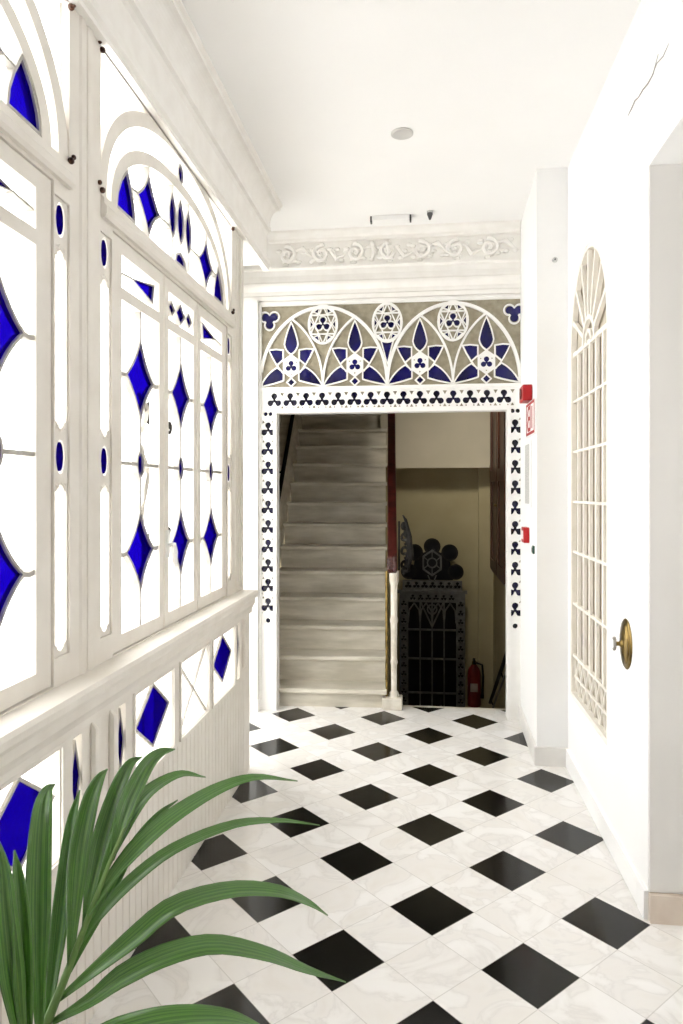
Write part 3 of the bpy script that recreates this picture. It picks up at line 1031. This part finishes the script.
struct('wall_passage_right', mb, 'olive', 'olive cream wall on the right of the lower passage', 'wall')
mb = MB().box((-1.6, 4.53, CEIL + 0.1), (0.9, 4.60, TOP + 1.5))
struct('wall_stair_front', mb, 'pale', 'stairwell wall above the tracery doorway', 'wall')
mb = MB().box((-1.7, 4.5, TOP + 1.5), (1.0, 8.8, TOP + 1.6))
struct('ceiling_stair', mb, 'pale', 'ceiling of the stairwell', 'ceiling')
# threshold and the steps that go down
mb = MB()
mb.prism([(-0.255, 4.60), (0.655, 4.60), (0.655, 4.64), (-0.255, 4.64)], -0.85, -0.002, XY)
for k in range(1, 5):
    mb.prism([(-0.255, 4.64 + 0.275 * (k - 1)), (0.655, 4.64 + 0.275 * (k - 1)), (0.655, 4.64 + 0.275 * k), (-0.255, 4.64 + 0.275 * k)], -0.85, -0.17 * k, XY)
mb.box((-0.40, 4.60, -0.92), (0.66, 6.95, -0.85))
struct('floor_lower', mb, 'stair', 'marble steps going down beyond the doorway threshold', 'steps')


# ------------------------------------------------------------------ right door leaf with arched grille
door = empty('door_2', (0.73, DY0, 0), 'flush white door with an arched cream grille in the right wall', 'door', kind='structure')
GC, GR, GZ0, GZ1 = 3.283, 0.362, 0.385, 2.095
arch = [(GC - GR, GZ0), (GC + GR, GZ0)] + [(GC + GR * math.cos(PI * i / 28), GZ1 + GR * 1.20 * math.sin(PI * i / 28)) for i in range(29)]
MB().plate([rect(DY0, 0.002, DY1, DZ1), arch], 0.7300, 0.775, YZ).build('leaf', 'wall', door)
MB().box((0.762, GC - GR - 0.02, GZ0 - 0.02), (0.772, GC + GR + 0.02, GZ1 + GR * 1.3 + 0.02)).build('shutter', 'grilleback', door)
MB().box((0.7165, DY0 + 0.002, 0.004), (0.7301, DY1 - 0.002, 0.095)).build('kick_board', 'door', door)
g = MB()
archin = [(GC - GR + 0.010, GZ0 + 0.01), (GC + GR - 0.010, GZ0 + 0.01)] + [(GC + (GR - 0.010) * math.cos(PI * i / 28), GZ1 + (GR - 0.010) * 1.205 * math.sin(PI * i / 28)) for i in range(29)]
g.strip(archin, 0.020, 0.733, 0.758, YZ, closed=True)
for i in range(1, 6):
    y = GC - GR + 2 * GR * i / 6
    g.strip([(y, GZ0 + 0.2), (y, GZ1)], 0.022, 0.742, 0.757, YZ)
for z in (2.095, 1.86, 1.61, 1.36, 1.11, 0.85, 0.59):
    g.strip([(GC - GR, z), (GC + GR, z)], 0.012 if z < 2 else 0.022, 0.741, 0.758, YZ)
for i in range(1, 8):
    a = PI * i / 8
    g.strip([(GC + 0.11 * math.cos(a), GZ1 + 0.11 * math.sin(a)), (GC + GR * math.cos(a), GZ1 + GR * 1.20 * math.sin(a))], 0.022, 0.736, 0.754, YZ)
g.strip([(GC + 0.11 * math.cos(PI * i / 16), GZ1 + 0.11 * math.sin(PI * i / 16)) for i in range(17)], 0.022, 0.735, 0.755, YZ)
g.strip([(GC + 0.05 * math.cos(PI * i / 10), GZ1 + 0.05 * math.sin(PI * i / 10)) for i in range(11)], 0.018, 0.735, 0.755, YZ)
nd = 7
for i in range(nd):                     # small crossed bars in the foot panel
    a0 = GC - GR + 2 * GR * i / nd
    a1 = a0 + 2 * GR / nd
    g.strip([(a0, GZ0 + 0.01), (a1, 0.59)], 0.010, 0.748, 0.757, YZ)
    g.strip([(a1, GZ0 + 0.01), (a0, 0.59)], 0.010, 0.749, 0.758, YZ)
g.strip([(GC - GR, 0.485), (GC + GR, 0.485)], 0.010, 0.747, 0.756, YZ)
g.build('grille', 'grille', door)
kn = MB().lathe([(0.0, 0.7302), (0.070, 0.7300), (0.072, 0.727), (0.068, 0.723), (0.058, 0.7225), (0.055, 0.719), (0.040, 0.717), (0.030, 0.712), (0.0, 0.711)], (0, 2.645, 0.856), 'X', 32, 1.28)
ko = kn.build('door_knob', 'brass', door, smooth=True)
tag(ko, 'oval brass backplate with a small turn knob')
st = MB().lathe([(0.0, 0.714), (0.017, 0.713), (0.012, 0.708), (0.008, 0.703), (0.008, 0.694), (0.010, 0.692), (0.0, 0.691)], (0, 2.645, 0.856), 'X', 16)
st.build('spindle', 'brass', ko, smooth=True)
tk = MB().box((0.683, 2.640, 0.838), (0.693, 2.650, 0.874)).ball((0.686, 2.645, 0.875), 0.007).ball((0.686, 2.645, 0.837), 0.007)
tk.build('turn_grip', 'steel', ko, smooth=True, bevel=0.003)

# ------------------------------------------------------------------ things on the walls and ceiling
# red alarm sounder
o = empty('alarm_sounder', (0.566, 3.92, 1.90), 'red square alarm sounder high on the wall beside the tracery doorway', 'alarm')
MB().box((0.526, 3.86, 1.905), (0.5765, 4.005, 1.992)).build('housing', 'red', o, bevel=0.006)
MB().lathe([(0.0, 0.527), (0.030, 0.5265), (0.028, 0.520), (0.012, 0.518), (0.0, 0.518)], (0, 3.932, 1.948), 'X', 20).build('horn', 'darkred', o, smooth=True)
# red and white sign below it
o = empty('safety_sign', (0.572, 3.87, 1.72), 'white safety sign with red border and strokes below the red sounder', 'sign')
MB().box((0.566, 3.715, 1.715), (0.5745, 4.02, 1.90)).build('plate', 'white', o)
r = MB()
r.strip(rect(3.728, 1.728, 4.007, 1.888), 0.014, 0.5645, 0.5660, YZ, closed=True)
r.build('red_border', 'redpaint', o)
r = MB()
r.strip([(3.805, 1.75), (3.805, 1.868)], 0.020, 0.5645, 0.5660, YZ)
r.build('red_bar', 'redpaint', o)
r = MB()
r.strip([(3.865, 1.75), (3.865, 1.868), (3.935, 1.868), (3.955, 1.838), (3.935, 1.810), (3.868, 1.810)], 0.020, 0.5645, 0.5658, YZ)
r.strip([(3.935, 1.808), (3.962, 1.780), (3.94, 1.75), (3.865, 1.75)], 0.020, 0.5643, 0.5659, YZ)
r.build('red_letter', 'redpaint', o)
# grey instruction sheet
o = empty('notice_panel', (0.577, 4.0, 1.34), 'tall grey notice in a white frame beside the doorway, under the sign', 'notice')
MB().box((0.570, 3.87, 1.325), (0.5775, 4.10, 1.695)).build('frame', 'white', o)
MB().box((0.5685, 3.93, 1.345), (0.5701, 4.085, 1.675)).build('sheet', 'grey', o)
# call point
o = empty('fire_call_point', (0.578, 4.03, 1.13), 'small red fire call point on the wall below the grey notice', 'call point')
MB().box((0.548, 3.985, 1.125), (0.5785, 4.085, 1.212)).build('housing', 'red', o, bevel=0.004)
MB().box((0.5465, 4.005, 1.145), (0.5481, 4.065, 1.192)).build('press_plate', 'white', o)
o = empty('wall_switch', (0.576, 3.80, 1.08), 'tiny dark green switch below the red call point', 'switch')
MB().box((0.566, 3.775, 1.082), (0.5762, 3.815, 1.125)).build('housing', 'green', o, bevel=0.003)
MB().box((0.563, 3.785, 1.092), (0.566, 3.805, 1.115)).build('rocker', 'dgrey', o)
# small sensor on the return wall
o = empty('wall_sensor', (0.66, 3.70, 2.60), 'small grey button sensor high on the white projecting wall', 'sensor')
MB().lathe([(0.0, 3.700), (0.014, 3.6995), (0.013, 3.690), (0.0, 3.686)], (0.665, 0, 2.605), 'Y', 16).build('body', 'grey', o, smooth=True)
MB().lathe([(0.0, 3.687), (0.005, 3.686), (0.004, 3.682), (0.0, 3.681)], (0.665, 0, 2.605), 'Y', 10).build('eye', 'dgrey', o, smooth=True)
# recessed downlight
o = empty('ceiling_downlight', (-0.105, 3.256, CEIL), 'small round grey downlight in the middle of the ceiling', 'ceiling light')
MB().lathe([(0.036, CEIL), (0.052, CEIL - 0.001), (0.052, CEIL - 0.006), (0.044, CEIL - 0.009), (0.036, CEIL - 0.006)], (-0.105, 3.256, 0), 'Z', 28).build('rim', 'lens', o, smooth=True)
MB().lathe([(0.0, CEIL - 0.0005), (0.036, CEIL - 0.0008), (0.034, CEIL - 0.005), (0.0, CEIL - 0.006)], (-0.105, 3.256, 0), 'Z', 28).build('lamp_face', 'steel', o, smooth=True)
# emergency light strip and little hanging sensor near the far wall
o = empty('emergency_light', (-0.21, 4.24, CEIL), 'slim pale strip light with dark ends on the ceiling before the frieze', 'strip light')
MB().box((-0.318, 4.205, CEIL - 0.030), (-0.092, 4.265, CEIL)).build('diffuser', 'white', o, bevel=0.006)
for x in (-0.329, -0.091):
    MB().box((x, 4.215, CEIL - 0.034), (x + 0.010, 4.255, CEIL)).build('end_cap', 'dgrey', o)
o = empty('ceiling_sensor', (0.03, 4.18, CEIL), 'tiny dark cone shaped sensor hanging beside the strip light', 'sensor')
MB().lathe([(0.0, CEIL), (0.018, CEIL - 0.0005), (0.017, CEIL - 0.012), (0.0, CEIL - 0.012)], (0.03, 4.18, 0), 'Z', 18).build('mount', 'grey', o, smooth=True)
MB().lathe([(0.016, CEIL - 0.012), (0.017, CEIL - 0.020), (0.006, CEIL - 0.050), (0.0, CEIL - 0.054)], (0.03, 4.18, 0), 'Z', 18).build('cone', 'dgrey', o, smooth=True)

# ------------------------------------------------------------------ newel, handrails, gate, extinguisher, cupboard
nw = empty('stair_newel', sp(0.03, -0.02, 0), 'slim cream newel with brass rod on a marble block at the stair foot', 'newel post')
c_ = sp(0.040, 0.0, 0)
MB().box((c_[0] - 0.055, c_[1] - 0.055, 0), (c_[0] + 0.075, c_[1] + 0.055, 0.075)).build('block', 'newel', nw, bevel=0.006)
MB().lathe([(0.0, 0.075), (0.030, 0.075), (0.030, 0.10), (0.018, 0.115), (0.019, 0.28), (0.026, 0.30), (0.020, 0.32), (0.021, 0.55), (0.028, 0.575), (0.021, 0.60), (0.022, 0.80), (0.030, 0.83), (0.030, 0.895), (0.0, 0.895)], (c_[0] + 0.020, c_[1], 0), 'Z', 16).build('shaft', 'newel', nw, smooth=True)
MB().tube([(c_[0] - 0.028, c_[1], 0.075), (c_[0] - 0.028, c_[1], 0.895)], 0.008, 8).build('rod', 'brass', nw, smooth=True)
hr = empty('stair_handrail', sp(0.03, 0, 0.9), 'dark red wooden handrail rising along the right of the marble steps', 'handrail')
t = MB()
vv = []
n = 2
for (v, z) in ((-0.06, 0.885), (-0.06, 0.955), (L, 0.955 + (L + 0.06) * sl), (L, 0.885 + (L + 0.06) * sl)):
    pass
for u in (0.018, 0.080):
    vv += [sp(u, -0.075, 0.885), sp(u, L, 0.885 + (L + 0.0) * sl), sp(u, L, 0.965 + (L + 0.0) * sl), sp(u, -0.075, 0.975)]
t.add(vv, [(0, 1, 2, 3), (4, 5, 6, 7), (0, 1, 5, 4), (1, 2, 6, 5), (2, 3, 7, 6), (3, 0, 4, 7)])
t.build('rail', 'redwood', hr, bevel=0.010)
t = MB()
e = sp(0.050, -0.085, 0.95)
for k in range(9):
    t.ball((e[0] - 0.004 + 0.016 * (k % 3 - 1), e[1], 0.905 + 0.026 * (k // 3) + 0.02), 0.017, 8, (1, 1, 1.5))
t.build('carved_end', 'redwood', hr, smooth=True)
# scrolled iron panel beside the newel under the rail
ip = empty('iron_scroll', sp(0.09, 0.03, 0.9), 'dark wrought iron leaf scroll fixed beside the end of the red handrail', 'ironwork')
t = MB()
ix, iy = sp(0.127, 0.0, 0)[:2]
for j, zc in enumerate((0.93, 1.02, 1.11)):
    pts = []
    for i in range(20):
        a = 2.4 * PI * i / 19
        r = 0.044 * (1 - i / 19 * 0.8)
        pts.append((ix + r * math.cos(a - PI / 2) * 0.75, iy, zc + r * math.sin(a - PI / 2)))
    t.tube(pts, 0.009, 6)
t.build('scroll', 'iron', ip, smooth=True)
t = MB()
for j in range(7):
    zc = 0.90 + 0.048 * j
    t.ball((ix + 0.030 * math.sin(j * 0.55), iy, zc), 0.024, 8, (0.8, 0.5, 1.2))
t.tube([(ix + 0.022, iy, 0.89), (ix + 0.045, iy, 1.0), (ix + 0.035, iy, 1.12), (ix + 0.008, iy, 1.23), (ix - 0.010, iy, 1.26)], [0.010, 0.016, 0.015, 0.010, 0.004], 8)
t.build('leaf_edge', 'iron', ip, smooth=True)
MB().tube([(ix - 0.034, iy, 0.90), (ix - 0.034, iy, 1.22)], 0.007, 8).build('fixing_bar', 'iron', ip)
# thin black handrail on the left wall
lr = empty('wall_handrail', sp(-0.85, 0.2, 0.7), 'thin black rail along the wall left of the marble steps', 'handrail')
MB().tube([sp(-0.850, 0.0, 0.505), sp(-0.850, L, 0.505 + L * sl)], 0.017, 10).build('rail', 'black', lr, smooth=True)
for v in (0.25, 1.2, 2.2):
    MB().tube([sp(-0.850, v, 0.50 + v * sl), sp(-0.87, v, 0.490 + v * sl), sp(-0.949, v, 0.490 + v * sl)], 0.008, 6).build('bracket', 'black', lr, smooth=True)
# descending rail, right wall of the lower passage
dr = empty('passage_handrail', (0.62, 5.9, -0.3), 'thin dark handrail sloping down the right wall of the lower passage', 'handrail')
MB().tube([(0.625, 4.80, 0.55), (0.625, 5.587, 0.105), (0.625, 6.85, -0.62)], 0.016, 8).build('rail', 'iron', dr, smooth=True)
MB().tube([(0.628, 4.80, 0.43), (0.628, 5.70, -0.08), (0.628, 6.70, -0.65)], 0.009, 8).build('lower_rod', 'ironl', dr, smooth=True)
for y, z in ((4.95, 0.46), (5.9, -0.075), (6.75, -0.56)):
    MB().tube([(0.625, y, z), (0.64, y, z - 0.05), (0.662, y, z - 0.05)], 0.007, 6).build('bracket', 'iron', dr)

# iron gate ------------------------------------------------------------
GY = 6.80
gate = empty('iron_gate', (0.07, GY, -0.85), 'dark iron gate leaf with trefoil border and flower crest in the lower passage', 'gate')
gx0, gx1, gz0, gz1 = -0.245, 0.385, -0.85, 0.432
bw = 0.085
fr = MB()
hol = [rect(gx0 + bw, gz0 + 0.1, gx1 - bw, gz1 - bw)]
tz = []
for k in range(13):
    z = gz0 + 0.16 + k * 0.085
    for x in (gx0 + bw / 2, gx1 - bw / 2):
        hol.append(trefoil(x, z, 0.017, 0.0135))
for k in range(6):
    hol.append(trefoil(gx0 + bw + 0.045 + k * 0.074, gz1 - bw / 2, 0.017, 0.0135))
fr.plate([rect(gx0, gz0, gx1, gz1)] + hol, GY - 0.02, GY + 0.01, XZ)
fr.build('border_frame', 'ironl', gate)
MB().box((gx0 + 0.01, GY + 0.012, gz0 + 0.02), (gx1 - 0.01, GY + 0.018, gz1 - 0.01)).build('glass', 'black', gate)
br = MB()
iw = gx1 - gx0 - 2 * bw
for k in range(1, 4):
    x = gx0 + bw + iw * k / 4
    br.strip([(x, gz0 + 0.1), (x, gz1 - bw)], 0.013, GY - 0.012, GY + 0.006, XZ)
for z in (-0.53, -0.20, 0.08):
    br.strip([(gx0 + bw, z), (gx1 - bw, z)], 0.016, GY - 0.013, GY + 0.007, XZ)
br.build('bar', 'ironl', gate)
ar = MB()
for k in range(4):                       # pointed heads under the top rail
    xa = gx0 + bw + iw * k / 4
    xb = xa + iw / 4
    xm = (xa + xb) / 2
    ar.strip([(xa, gz1 - bw - 0.20), (xa + 0.01, gz1 - bw - 0.08), (xm, gz1 - bw - 0.01)], 0.012, GY - 0.014, GY + 0.006, XZ)
    ar.strip([(xb, gz1 - bw - 0.20), (xb - 0.01, gz1 - bw - 0.08), (xm, gz1 - bw - 0.01)], 0.012, GY - 0.0145, GY + 0.0065, XZ)
xm = (gx0 + gx1) / 2
ar.strip([(xm - 0.11, gz1 - bw), (xm, gz1 - bw - 0.24), (xm + 0.11, gz1 - bw)], 0.014, GY - 0.016, GY + 0.008, XZ)
ar.strip(circle(xm, gz1 - bw - 0.07, 0.045, 16), 0.012, GY - 0.016, GY + 0.008, XZ, closed=True)
ar.build('arched_head', 'ironl', gate)
# crest: row of trefoils on a rail, then a flower of seven lobes
MB().plate([rect(gx0 - 0.02, gz1 + 0.001, gx1 + 0.02, gz1 + 0.03)], GY - 0.03, GY + 0.02, XZ).build('top_rail', 'ironl', gate)
cr = MB()
cr.plate([rect(gx0 + 0.03, gz1 + 0.031, gx1 - 0.03, gz1 + 0.125)] + [trefoil(gx0 + 0.085 + 0.0785 * k, gz1 + 0.077, 0.020, 0.016) for k in range(7)], GY - 0.018, GY + 0.008, XZ)
cr.build('crest_band', 'ironl', gate)
MB().box((gx0 + 0.04, GY + 0.009, gz1 + 0.035), (gx1 - 0.04, GY + 0.014, gz1 + 0.120)).build('crest_band_glass', 'black', gate)
hx, hz = xm, gz1 + 0.305
fl = MB()
lobes = [(0.0, 0.148, 0.073), (-0.168, 0.090, 0.073), (0.168, 0.090, 0.073), (-0.225, -0.095, 0.068), (0.225, -0.095, 0.068)]
for k, (dx, dz, r) in enumerate(lobes):
    c0 = circle(hx + dx, hz + dz, r, 22)
    fl.plate([c0], GY - 0.004 - 0.0006 * k, GY + 0.004, XZ)
fl.plate([[(hx - 0.20, hz - 0.175), (hx + 0.20, hz - 0.175), (hx + 0.16, hz + 0.06), (hx, hz + 0.12), (hx - 0.16, hz + 0.06)]], GY - 0.002, GY + 0.0045, XZ)
fl.build('crest_lobe', 'black', gate)
fo = MB()
for dx, dz, r in lobes:
    fo.strip(circle(hx + dx, hz + dz, r, 22), 0.016, GY - 0.012, GY + 0.008, XZ, closed=True)
fo.build('crest_outline', 'iron', gate)
hxp = [(hx + 0.098 * math.cos(PI / 2 + k * PI / 3), hz - 0.01 + 0.120 * math.sin(PI / 2 + k * PI / 3)) for k in range(6)]
hm = MB()
hm.strip(hxp, 0.016, GY - 0.016, GY - 0.004, XZ, closed=True)
hm.strip(circle(hx, hz - 0.01, 0.045, 18), 0.012, GY - 0.016, GY - 0.004, XZ, closed=True)
for k in range(6):
    hm.strip([(hx + 0.045 * math.cos(PI / 2 + k * PI / 3), hz - 0.01 + 0.045 * math.sin(PI / 2 + k * PI / 3)), hxp[k]], 0.009, GY - 0.015, GY - 0.004, XZ)
hm.strip([(hx - 0.04, hz - 0.13), (hx - 0.015, hz - 0.19), (hx + 0.015, hz - 0.19), (hx + 0.04, hz - 0.13)], 0.010, GY - 0.015, GY - 0.004, XZ)
hm.build('crest_hexagon', 'ironl', gate)

# fire extinguisher on the wall beside the gate --------------------------
ex = empty('fire_extinguisher', (0.475, 6.84, -0.64), 'dark red fire extinguisher hung on the wall right of the iron gate', 'fire extinguisher')
ox, oy = 0.472, 6.835
MB().lathe([(0.0, -0.655), (0.060, -0.65), (0.064, -0.63), (0.064, -0.335), (0.055, -0.295), (0.030, -0.262), (0.022, -0.25), (0.0, -0.25)], (ox, oy, 0), 'Z', 24).build('cylinder', 'darkred', ex, smooth=True)
MB().lathe([(0.0, -0.25), (0.024, -0.25), (0.024, -0.222), (0.016, -0.215), (0.0, -0.21)], (ox, oy, 0), 'Z', 16).build('valve', 'brass', ex, smooth=True)
MB().box((ox - 0.012, oy - 0.06, -0.212), (ox + 0.012, oy + 0.03, -0.198)).box((ox - 0.012, oy - 0.075, -0.235), (ox + 0.012, oy - 0.02, -0.223)).build('lever', 'black', ex)
MB().tube([(ox + 0.02, oy, -0.235), (ox + 0.075, oy - 0.02, -0.25), (ox + 0.085, oy - 0.02, -0.36), (ox + 0.078, oy - 0.015, -0.52), (ox + 0.076, oy - 0.015, -0.57)], [0.010, 0.010, 0.010, 0.011, 0.016], 8).build('hose', 'black', ex, smooth=True)
MB().plate([rect(ox - 0.040, -0.50, ox + 0.030, -0.42)], oy - 0.066, oy - 0.064, XZ).build('label_plate', 'base2', ex)
MB().box((ox - 0.02, oy + 0.05, -0.48), (ox + 0.02, 6.899, -0.36)).build('bracket', 'iron', ex)

# dark wooden cupboard on the passage wall --------------------------------
cb = empty('wall_cupboard', (0.63, 5.9, 0.69), 'dark brown wooden panelled cupboard high on the right passage wall', 'cupboard')
MB().box((0.605, 5.30, 0.69), (0.6595, 6.50, 2.45)).build('carcass', 'brown', cb, bevel=0.006)
for y0, y1 in ((5.33, 5.88), (5.92, 6.47)):
    d = MB().plate([rect(y0, 0.72, y1, 2.42), rect(y0 + 0.08, 0.82, y1 - 0.08, 1.50), rect(y0 + 0.08, 1.60, y1 - 0.08, 2.33)], 0.590, 0.6045, YZ).build('door_leaf', 'brown', cb)
    MB().lathe([(0.0, 0.588), (0.010, 0.587), (0.012, 0.578), (0.0, 0.574)], (0, (y1 - 0.03) if y0 < 5.5 else (y0 + 0.03), 1.3), 'X', 12).build('knob', 'brass', d, smooth=True)

# scrolled ornament outside, seen faintly through the glass -----------------
so = empty('scroll_ornament', (-1.15, 2.78, 0), 'faint grey scrolled metalwork outside, behind the farther glazed bay', 'ironwork')
t = MB()
pts = [(-1.151, 2.708, 1.808), (-1.151, 2.788, 1.755), (-1.151, 2.744, 1.684), (-1.151, 2.690, 1.631), (-1.151, 2.735, 1.560), (-1.151, 2.797, 1.489), (-1.151, 2.770, 1.383), (-1.151, 2.708, 1.312), (-1.151, 2.761, 1.206), (-1.151, 2.814, 1.135)]
pts = [tuple(Vector(pts[min(i // 3, 8)]).lerp(Vector(pts[min(i // 3, 8) + 1]), (i % 3) / 3)) for i in range(28)]
t.tube(pts, [0.007 + 0.009 * abs(math.sin(i * 0.35)) for i in range(28)], 8)
t.build('scroll', 'steel', so, smooth=True)
for y, z, r in ((2.81, 1.74, 0.026), (3.05, 1.70, 0.016), (2.81, 1.19, 0.024), (3.04, 1.22, 0.017)):
    MB().ball((-1.15, y, z), r, 10, (0.8, 0.6, 1.9)).build('finial', 'iron', so, smooth=True)
MB().tube([(-1.151, 2.805, 1.719), (-1.151, 2.920, 1.666), (-1.151, 3.053, 1.693)], 0.006, 8).build('arm', 'lens', so, smooth=True)
MB().tube([(-1.151, 2.814, 1.153), (-1.151, 2.920, 1.135), (-1.151, 3.044, 1.197)], 0.006, 8).build('arm', 'lens', so, smooth=True)
MB().tube([(-1.155, 2.761, 1.808), (-1.155, 2.761, 0.000)], 0.007, 8).build('stem', 'lens', so)
mb = MB().box((-3.2, -1.3, -0.08), (-1.31, 5.0, 0.0))
struct('ground_outside', mb, 'base', 'pale paving outside behind the glazed screen', 'ground')

# ------------------------------------------------------------------ palm in the foreground
PALM = (-0.60, 1.06, 0)
palm = empty('potted_palm', PALM, 'potted palm with long arching green leaflets in the near left corner', 'plant')
MB().lathe([(0.0, 0.002), (0.105, 0.002), (0.115, 0.02), (0.145, 0.23), (0.155, 0.235), (0.158, 0.275), (0.146, 0.28), (0.140, 0.25), (0.0, 0.245)], (PALM[0], PALM[1], 0), 'Z', 32).build('pot', 'pot', palm, smooth=True)
MB().lathe([(0.0, 0.246), (0.139, 0.246), (0.135, 0.256), (0.06, 0.262), (0.0, 0.262)], (PALM[0], PALM[1], 0), 'Z', 28).build('soil', 'soil', palm, smooth=True)


def catmull(pts, n):
    P = [Vector(p) for p in pts]
    P = [P[0] * 2 - P[1]] + P + [P[-1] * 2 - P[-2]]
    out = []
    m = len(pts) - 1
    for i in range(n + 1):
        t = i / n * m
        k = min(int(t), m - 1)
        f = t - k
        a, b, c_, d = P[k:k + 4]
        out.append(0.5 * ((2 * b) + (c_ - a) * f + (2 * a - 5 * b + 4 * c_ - d) * f * f + (3 * b - a - 3 * c_ + d) * f ** 3))
    return out


def leaflet(pts, width, normal, parent, fold=0.30, n=22, roll=0.0):
    """a long blade: V-folded, widest a third of the way along, ending in a fine point"""
    pts = catmull(pts, n)
    normal = Vector(normal).normalized()
    cols = 6
    vs_, uvs = [], []
    for i, p in enumerate(pts):
        t = i / n
        d = (pts[min(i + 1, n)] - pts[max(i - 1, 0)]).normalized()
        nn = (normal - d * normal.dot(d)).normalized()
        if roll:
            nn = Matrix.Rotation(roll * t, 3, d) @ nn
        side = d.cross(nn)
        wd = width * 0.5 * (min(1, 0.22 + 2.6 * t) if t < 0.3 else 1.0) * (1 - max(0, (t - 0.35) / 0.65) ** 1.9)
        wd = max(wd, 0.0006)
        for j in range(cols + 1):
            q = j / cols * 2 - 1
            vs_.append(p + side * wd * q + nn * (fold * wd * (abs(q) - 0.5) + 0.0))
            uvs.append((q * 0.5 + 0.5, t))
    fs_ = []
    for i in range(n):
        for j in range(cols):
            a = i * (cols + 1) + j
            fs_.append((a, a + 1, a + cols + 2, a + cols + 1))
    me = bpy.data.meshes.new('leaflet')
    me.from_pydata([tuple(v) for v in vs_], [], fs_)
    uvl = me.uv_layers.new(name='UVMap')
    for lp in me.loops:
        uvl.data[lp.index].uv = uvs[lp.vertex_index]
    for p in me.polygons:
        p.use_smooth = True
    me.materials.append(M['leaf'])
    o = bpy.data.objects.new('leaflet', me)
    COL.objects.link(o)
    sm = o.modifiers.new('thickness', 'SOLIDIFY')
    sm.thickness = 0.0012
    o.parent = parent
    o.matrix_parent_inverse = world_of(parent).inverted()
    return o


RACHIS =  [(-0.63, 1.053, 0.472), (-0.595, 1.047, 0.568), (-0.573, 1.049, 0.623), (-0.55, 1.062, 0.689), (-0.527, 1.075, 0.755), (-0.508, 1.087, 0.81), (-0.492, 1.099, 0.854)]
LEAVES = [
    ( [(-0.614, 1.055, 0.493), (-0.509, 1.047, 0.544), (-0.407, 1.059, 0.572), (-0.319, 1.09, 0.562), (-0.253, 1.128, 0.521)] , 0.05 ),
    ( [(-0.589, 1.048, 0.564), (-0.534, 1.064, 0.592), (-0.49, 1.09, 0.617), (-0.426, 1.127, 0.633), (-0.358, 1.166, 0.629), (-0.28, 1.215, 0.587), (-0.213, 1.254, 0.538), (-0.146, 1.292, 0.495)] , 0.04 ),
    ( [(-0.58, 1.049, 0.599), (-0.531, 1.075, 0.634), (-0.485, 1.11, 0.663), (-0.428, 1.157, 0.696), (-0.345, 1.218, 0.695), (-0.271, 1.267, 0.67), (-0.22, 1.303, 0.632), (-0.186, 1.337, 0.589)] , 0.037 ),
    ( [(-0.558, 1.061, 0.672), (-0.527, 1.085, 0.717), (-0.491, 1.12, 0.754), (-0.436, 1.177, 0.784), (-0.353, 1.247, 0.797), (-0.278, 1.296, 0.787), (-0.203, 1.345, 0.759)] , 0.024 ),
    ( [(-0.537, 1.064, 0.729), (-0.506, 1.088, 0.782), (-0.468, 1.122, 0.824), (-0.425, 1.178, 0.85), (-0.373, 1.245, 0.865), (-0.317, 1.291, 0.869), (-0.246, 1.34, 0.845)] , 0.033 ),
    ( [(-0.526, 1.075, 0.763), (-0.512, 1.097, 0.818), (-0.495, 1.129, 0.862), (-0.477, 1.172, 0.887), (-0.439, 1.216, 0.899), (-0.402, 1.251, 0.881)] , 0.03 ),
    ( [(-0.508, 1.087, 0.806), (-0.503, 1.108, 0.854), (-0.499, 1.139, 0.889), (-0.488, 1.18, 0.925), (-0.475, 1.212, 0.937), (-0.455, 1.235, 0.936)] , 0.034 ),
    ( [(-0.543, 1.063, 0.705), (-0.545, 1.093, 0.768), (-0.545, 1.133, 0.831), (-0.537, 1.175, 0.89), (-0.529, 1.206, 0.917), (-0.515, 1.228, 0.922)] , 0.034 ),
    ( [(-0.561, 1.051, 0.655), (-0.564, 1.071, 0.747), (-0.569, 1.1, 0.821), (-0.567, 1.131, 0.882), (-0.561, 1.152, 0.91), (-0.555, 1.172, 0.92)] , 0.036 ),
    ( [(-0.603, 1.036, 0.544), (-0.606, 1.035, 0.67), (-0.611, 1.045, 0.79), (-0.617, 1.064, 0.877), (-0.62, 1.084, 0.912), (-0.616, 1.105, 0.918)] , 0.042 ),
    ( [(-0.615, 1.014, 0.521), (-0.62, 0.993, 0.651), (-0.632, 0.992, 0.757), (-0.644, 1.001, 0.828), (-0.659, 1.009, 0.877)] , 0.04 ),
    ( [(-0.604, 1.056, 0.544), (-0.604, 1.086, 0.653), (-0.606, 1.116, 0.752), (-0.613, 1.155, 0.834), (-0.609, 1.176, 0.878)] , 0.03 ),
    ( [(-0.613, 1.025, 0.505), (-0.611, 1.005, 0.629), (-0.614, 1.004, 0.736), (-0.625, 1.013, 0.807), (-0.637, 1.022, 0.848)] , 0.032 ),
    ( [(-0.582, 1.058, 0.608), (-0.558, 1.092, 0.669), (-0.529, 1.125, 0.735), (-0.505, 1.168, 0.791), (-0.475, 1.202, 0.829), (-0.45, 1.235, 0.843)] , 0.022 ),
]
stem = [(PALM[0], PALM[1], 0.255), (PALM[0] - 0.01, PALM[1] + 0.005, 0.36)] + RACHIS[:1]
frond = MB().tube(catmull(stem + RACHIS[1:], 30), [0.011 - 0.009 * i / 30 for i in range(31)], 8).build('frond_stalk', 'stalk', palm, smooth=True)
for i, (pts, wd) in enumerate(LEAVES):
    nrm = (0.25, -0.55, 0.8) if i < 6 else (0.55, -0.8, 0.35)
    leaflet(pts, wd * 0.9, nrm, frond, fold=0.45 if i < 6 else 0.7)


print('done')
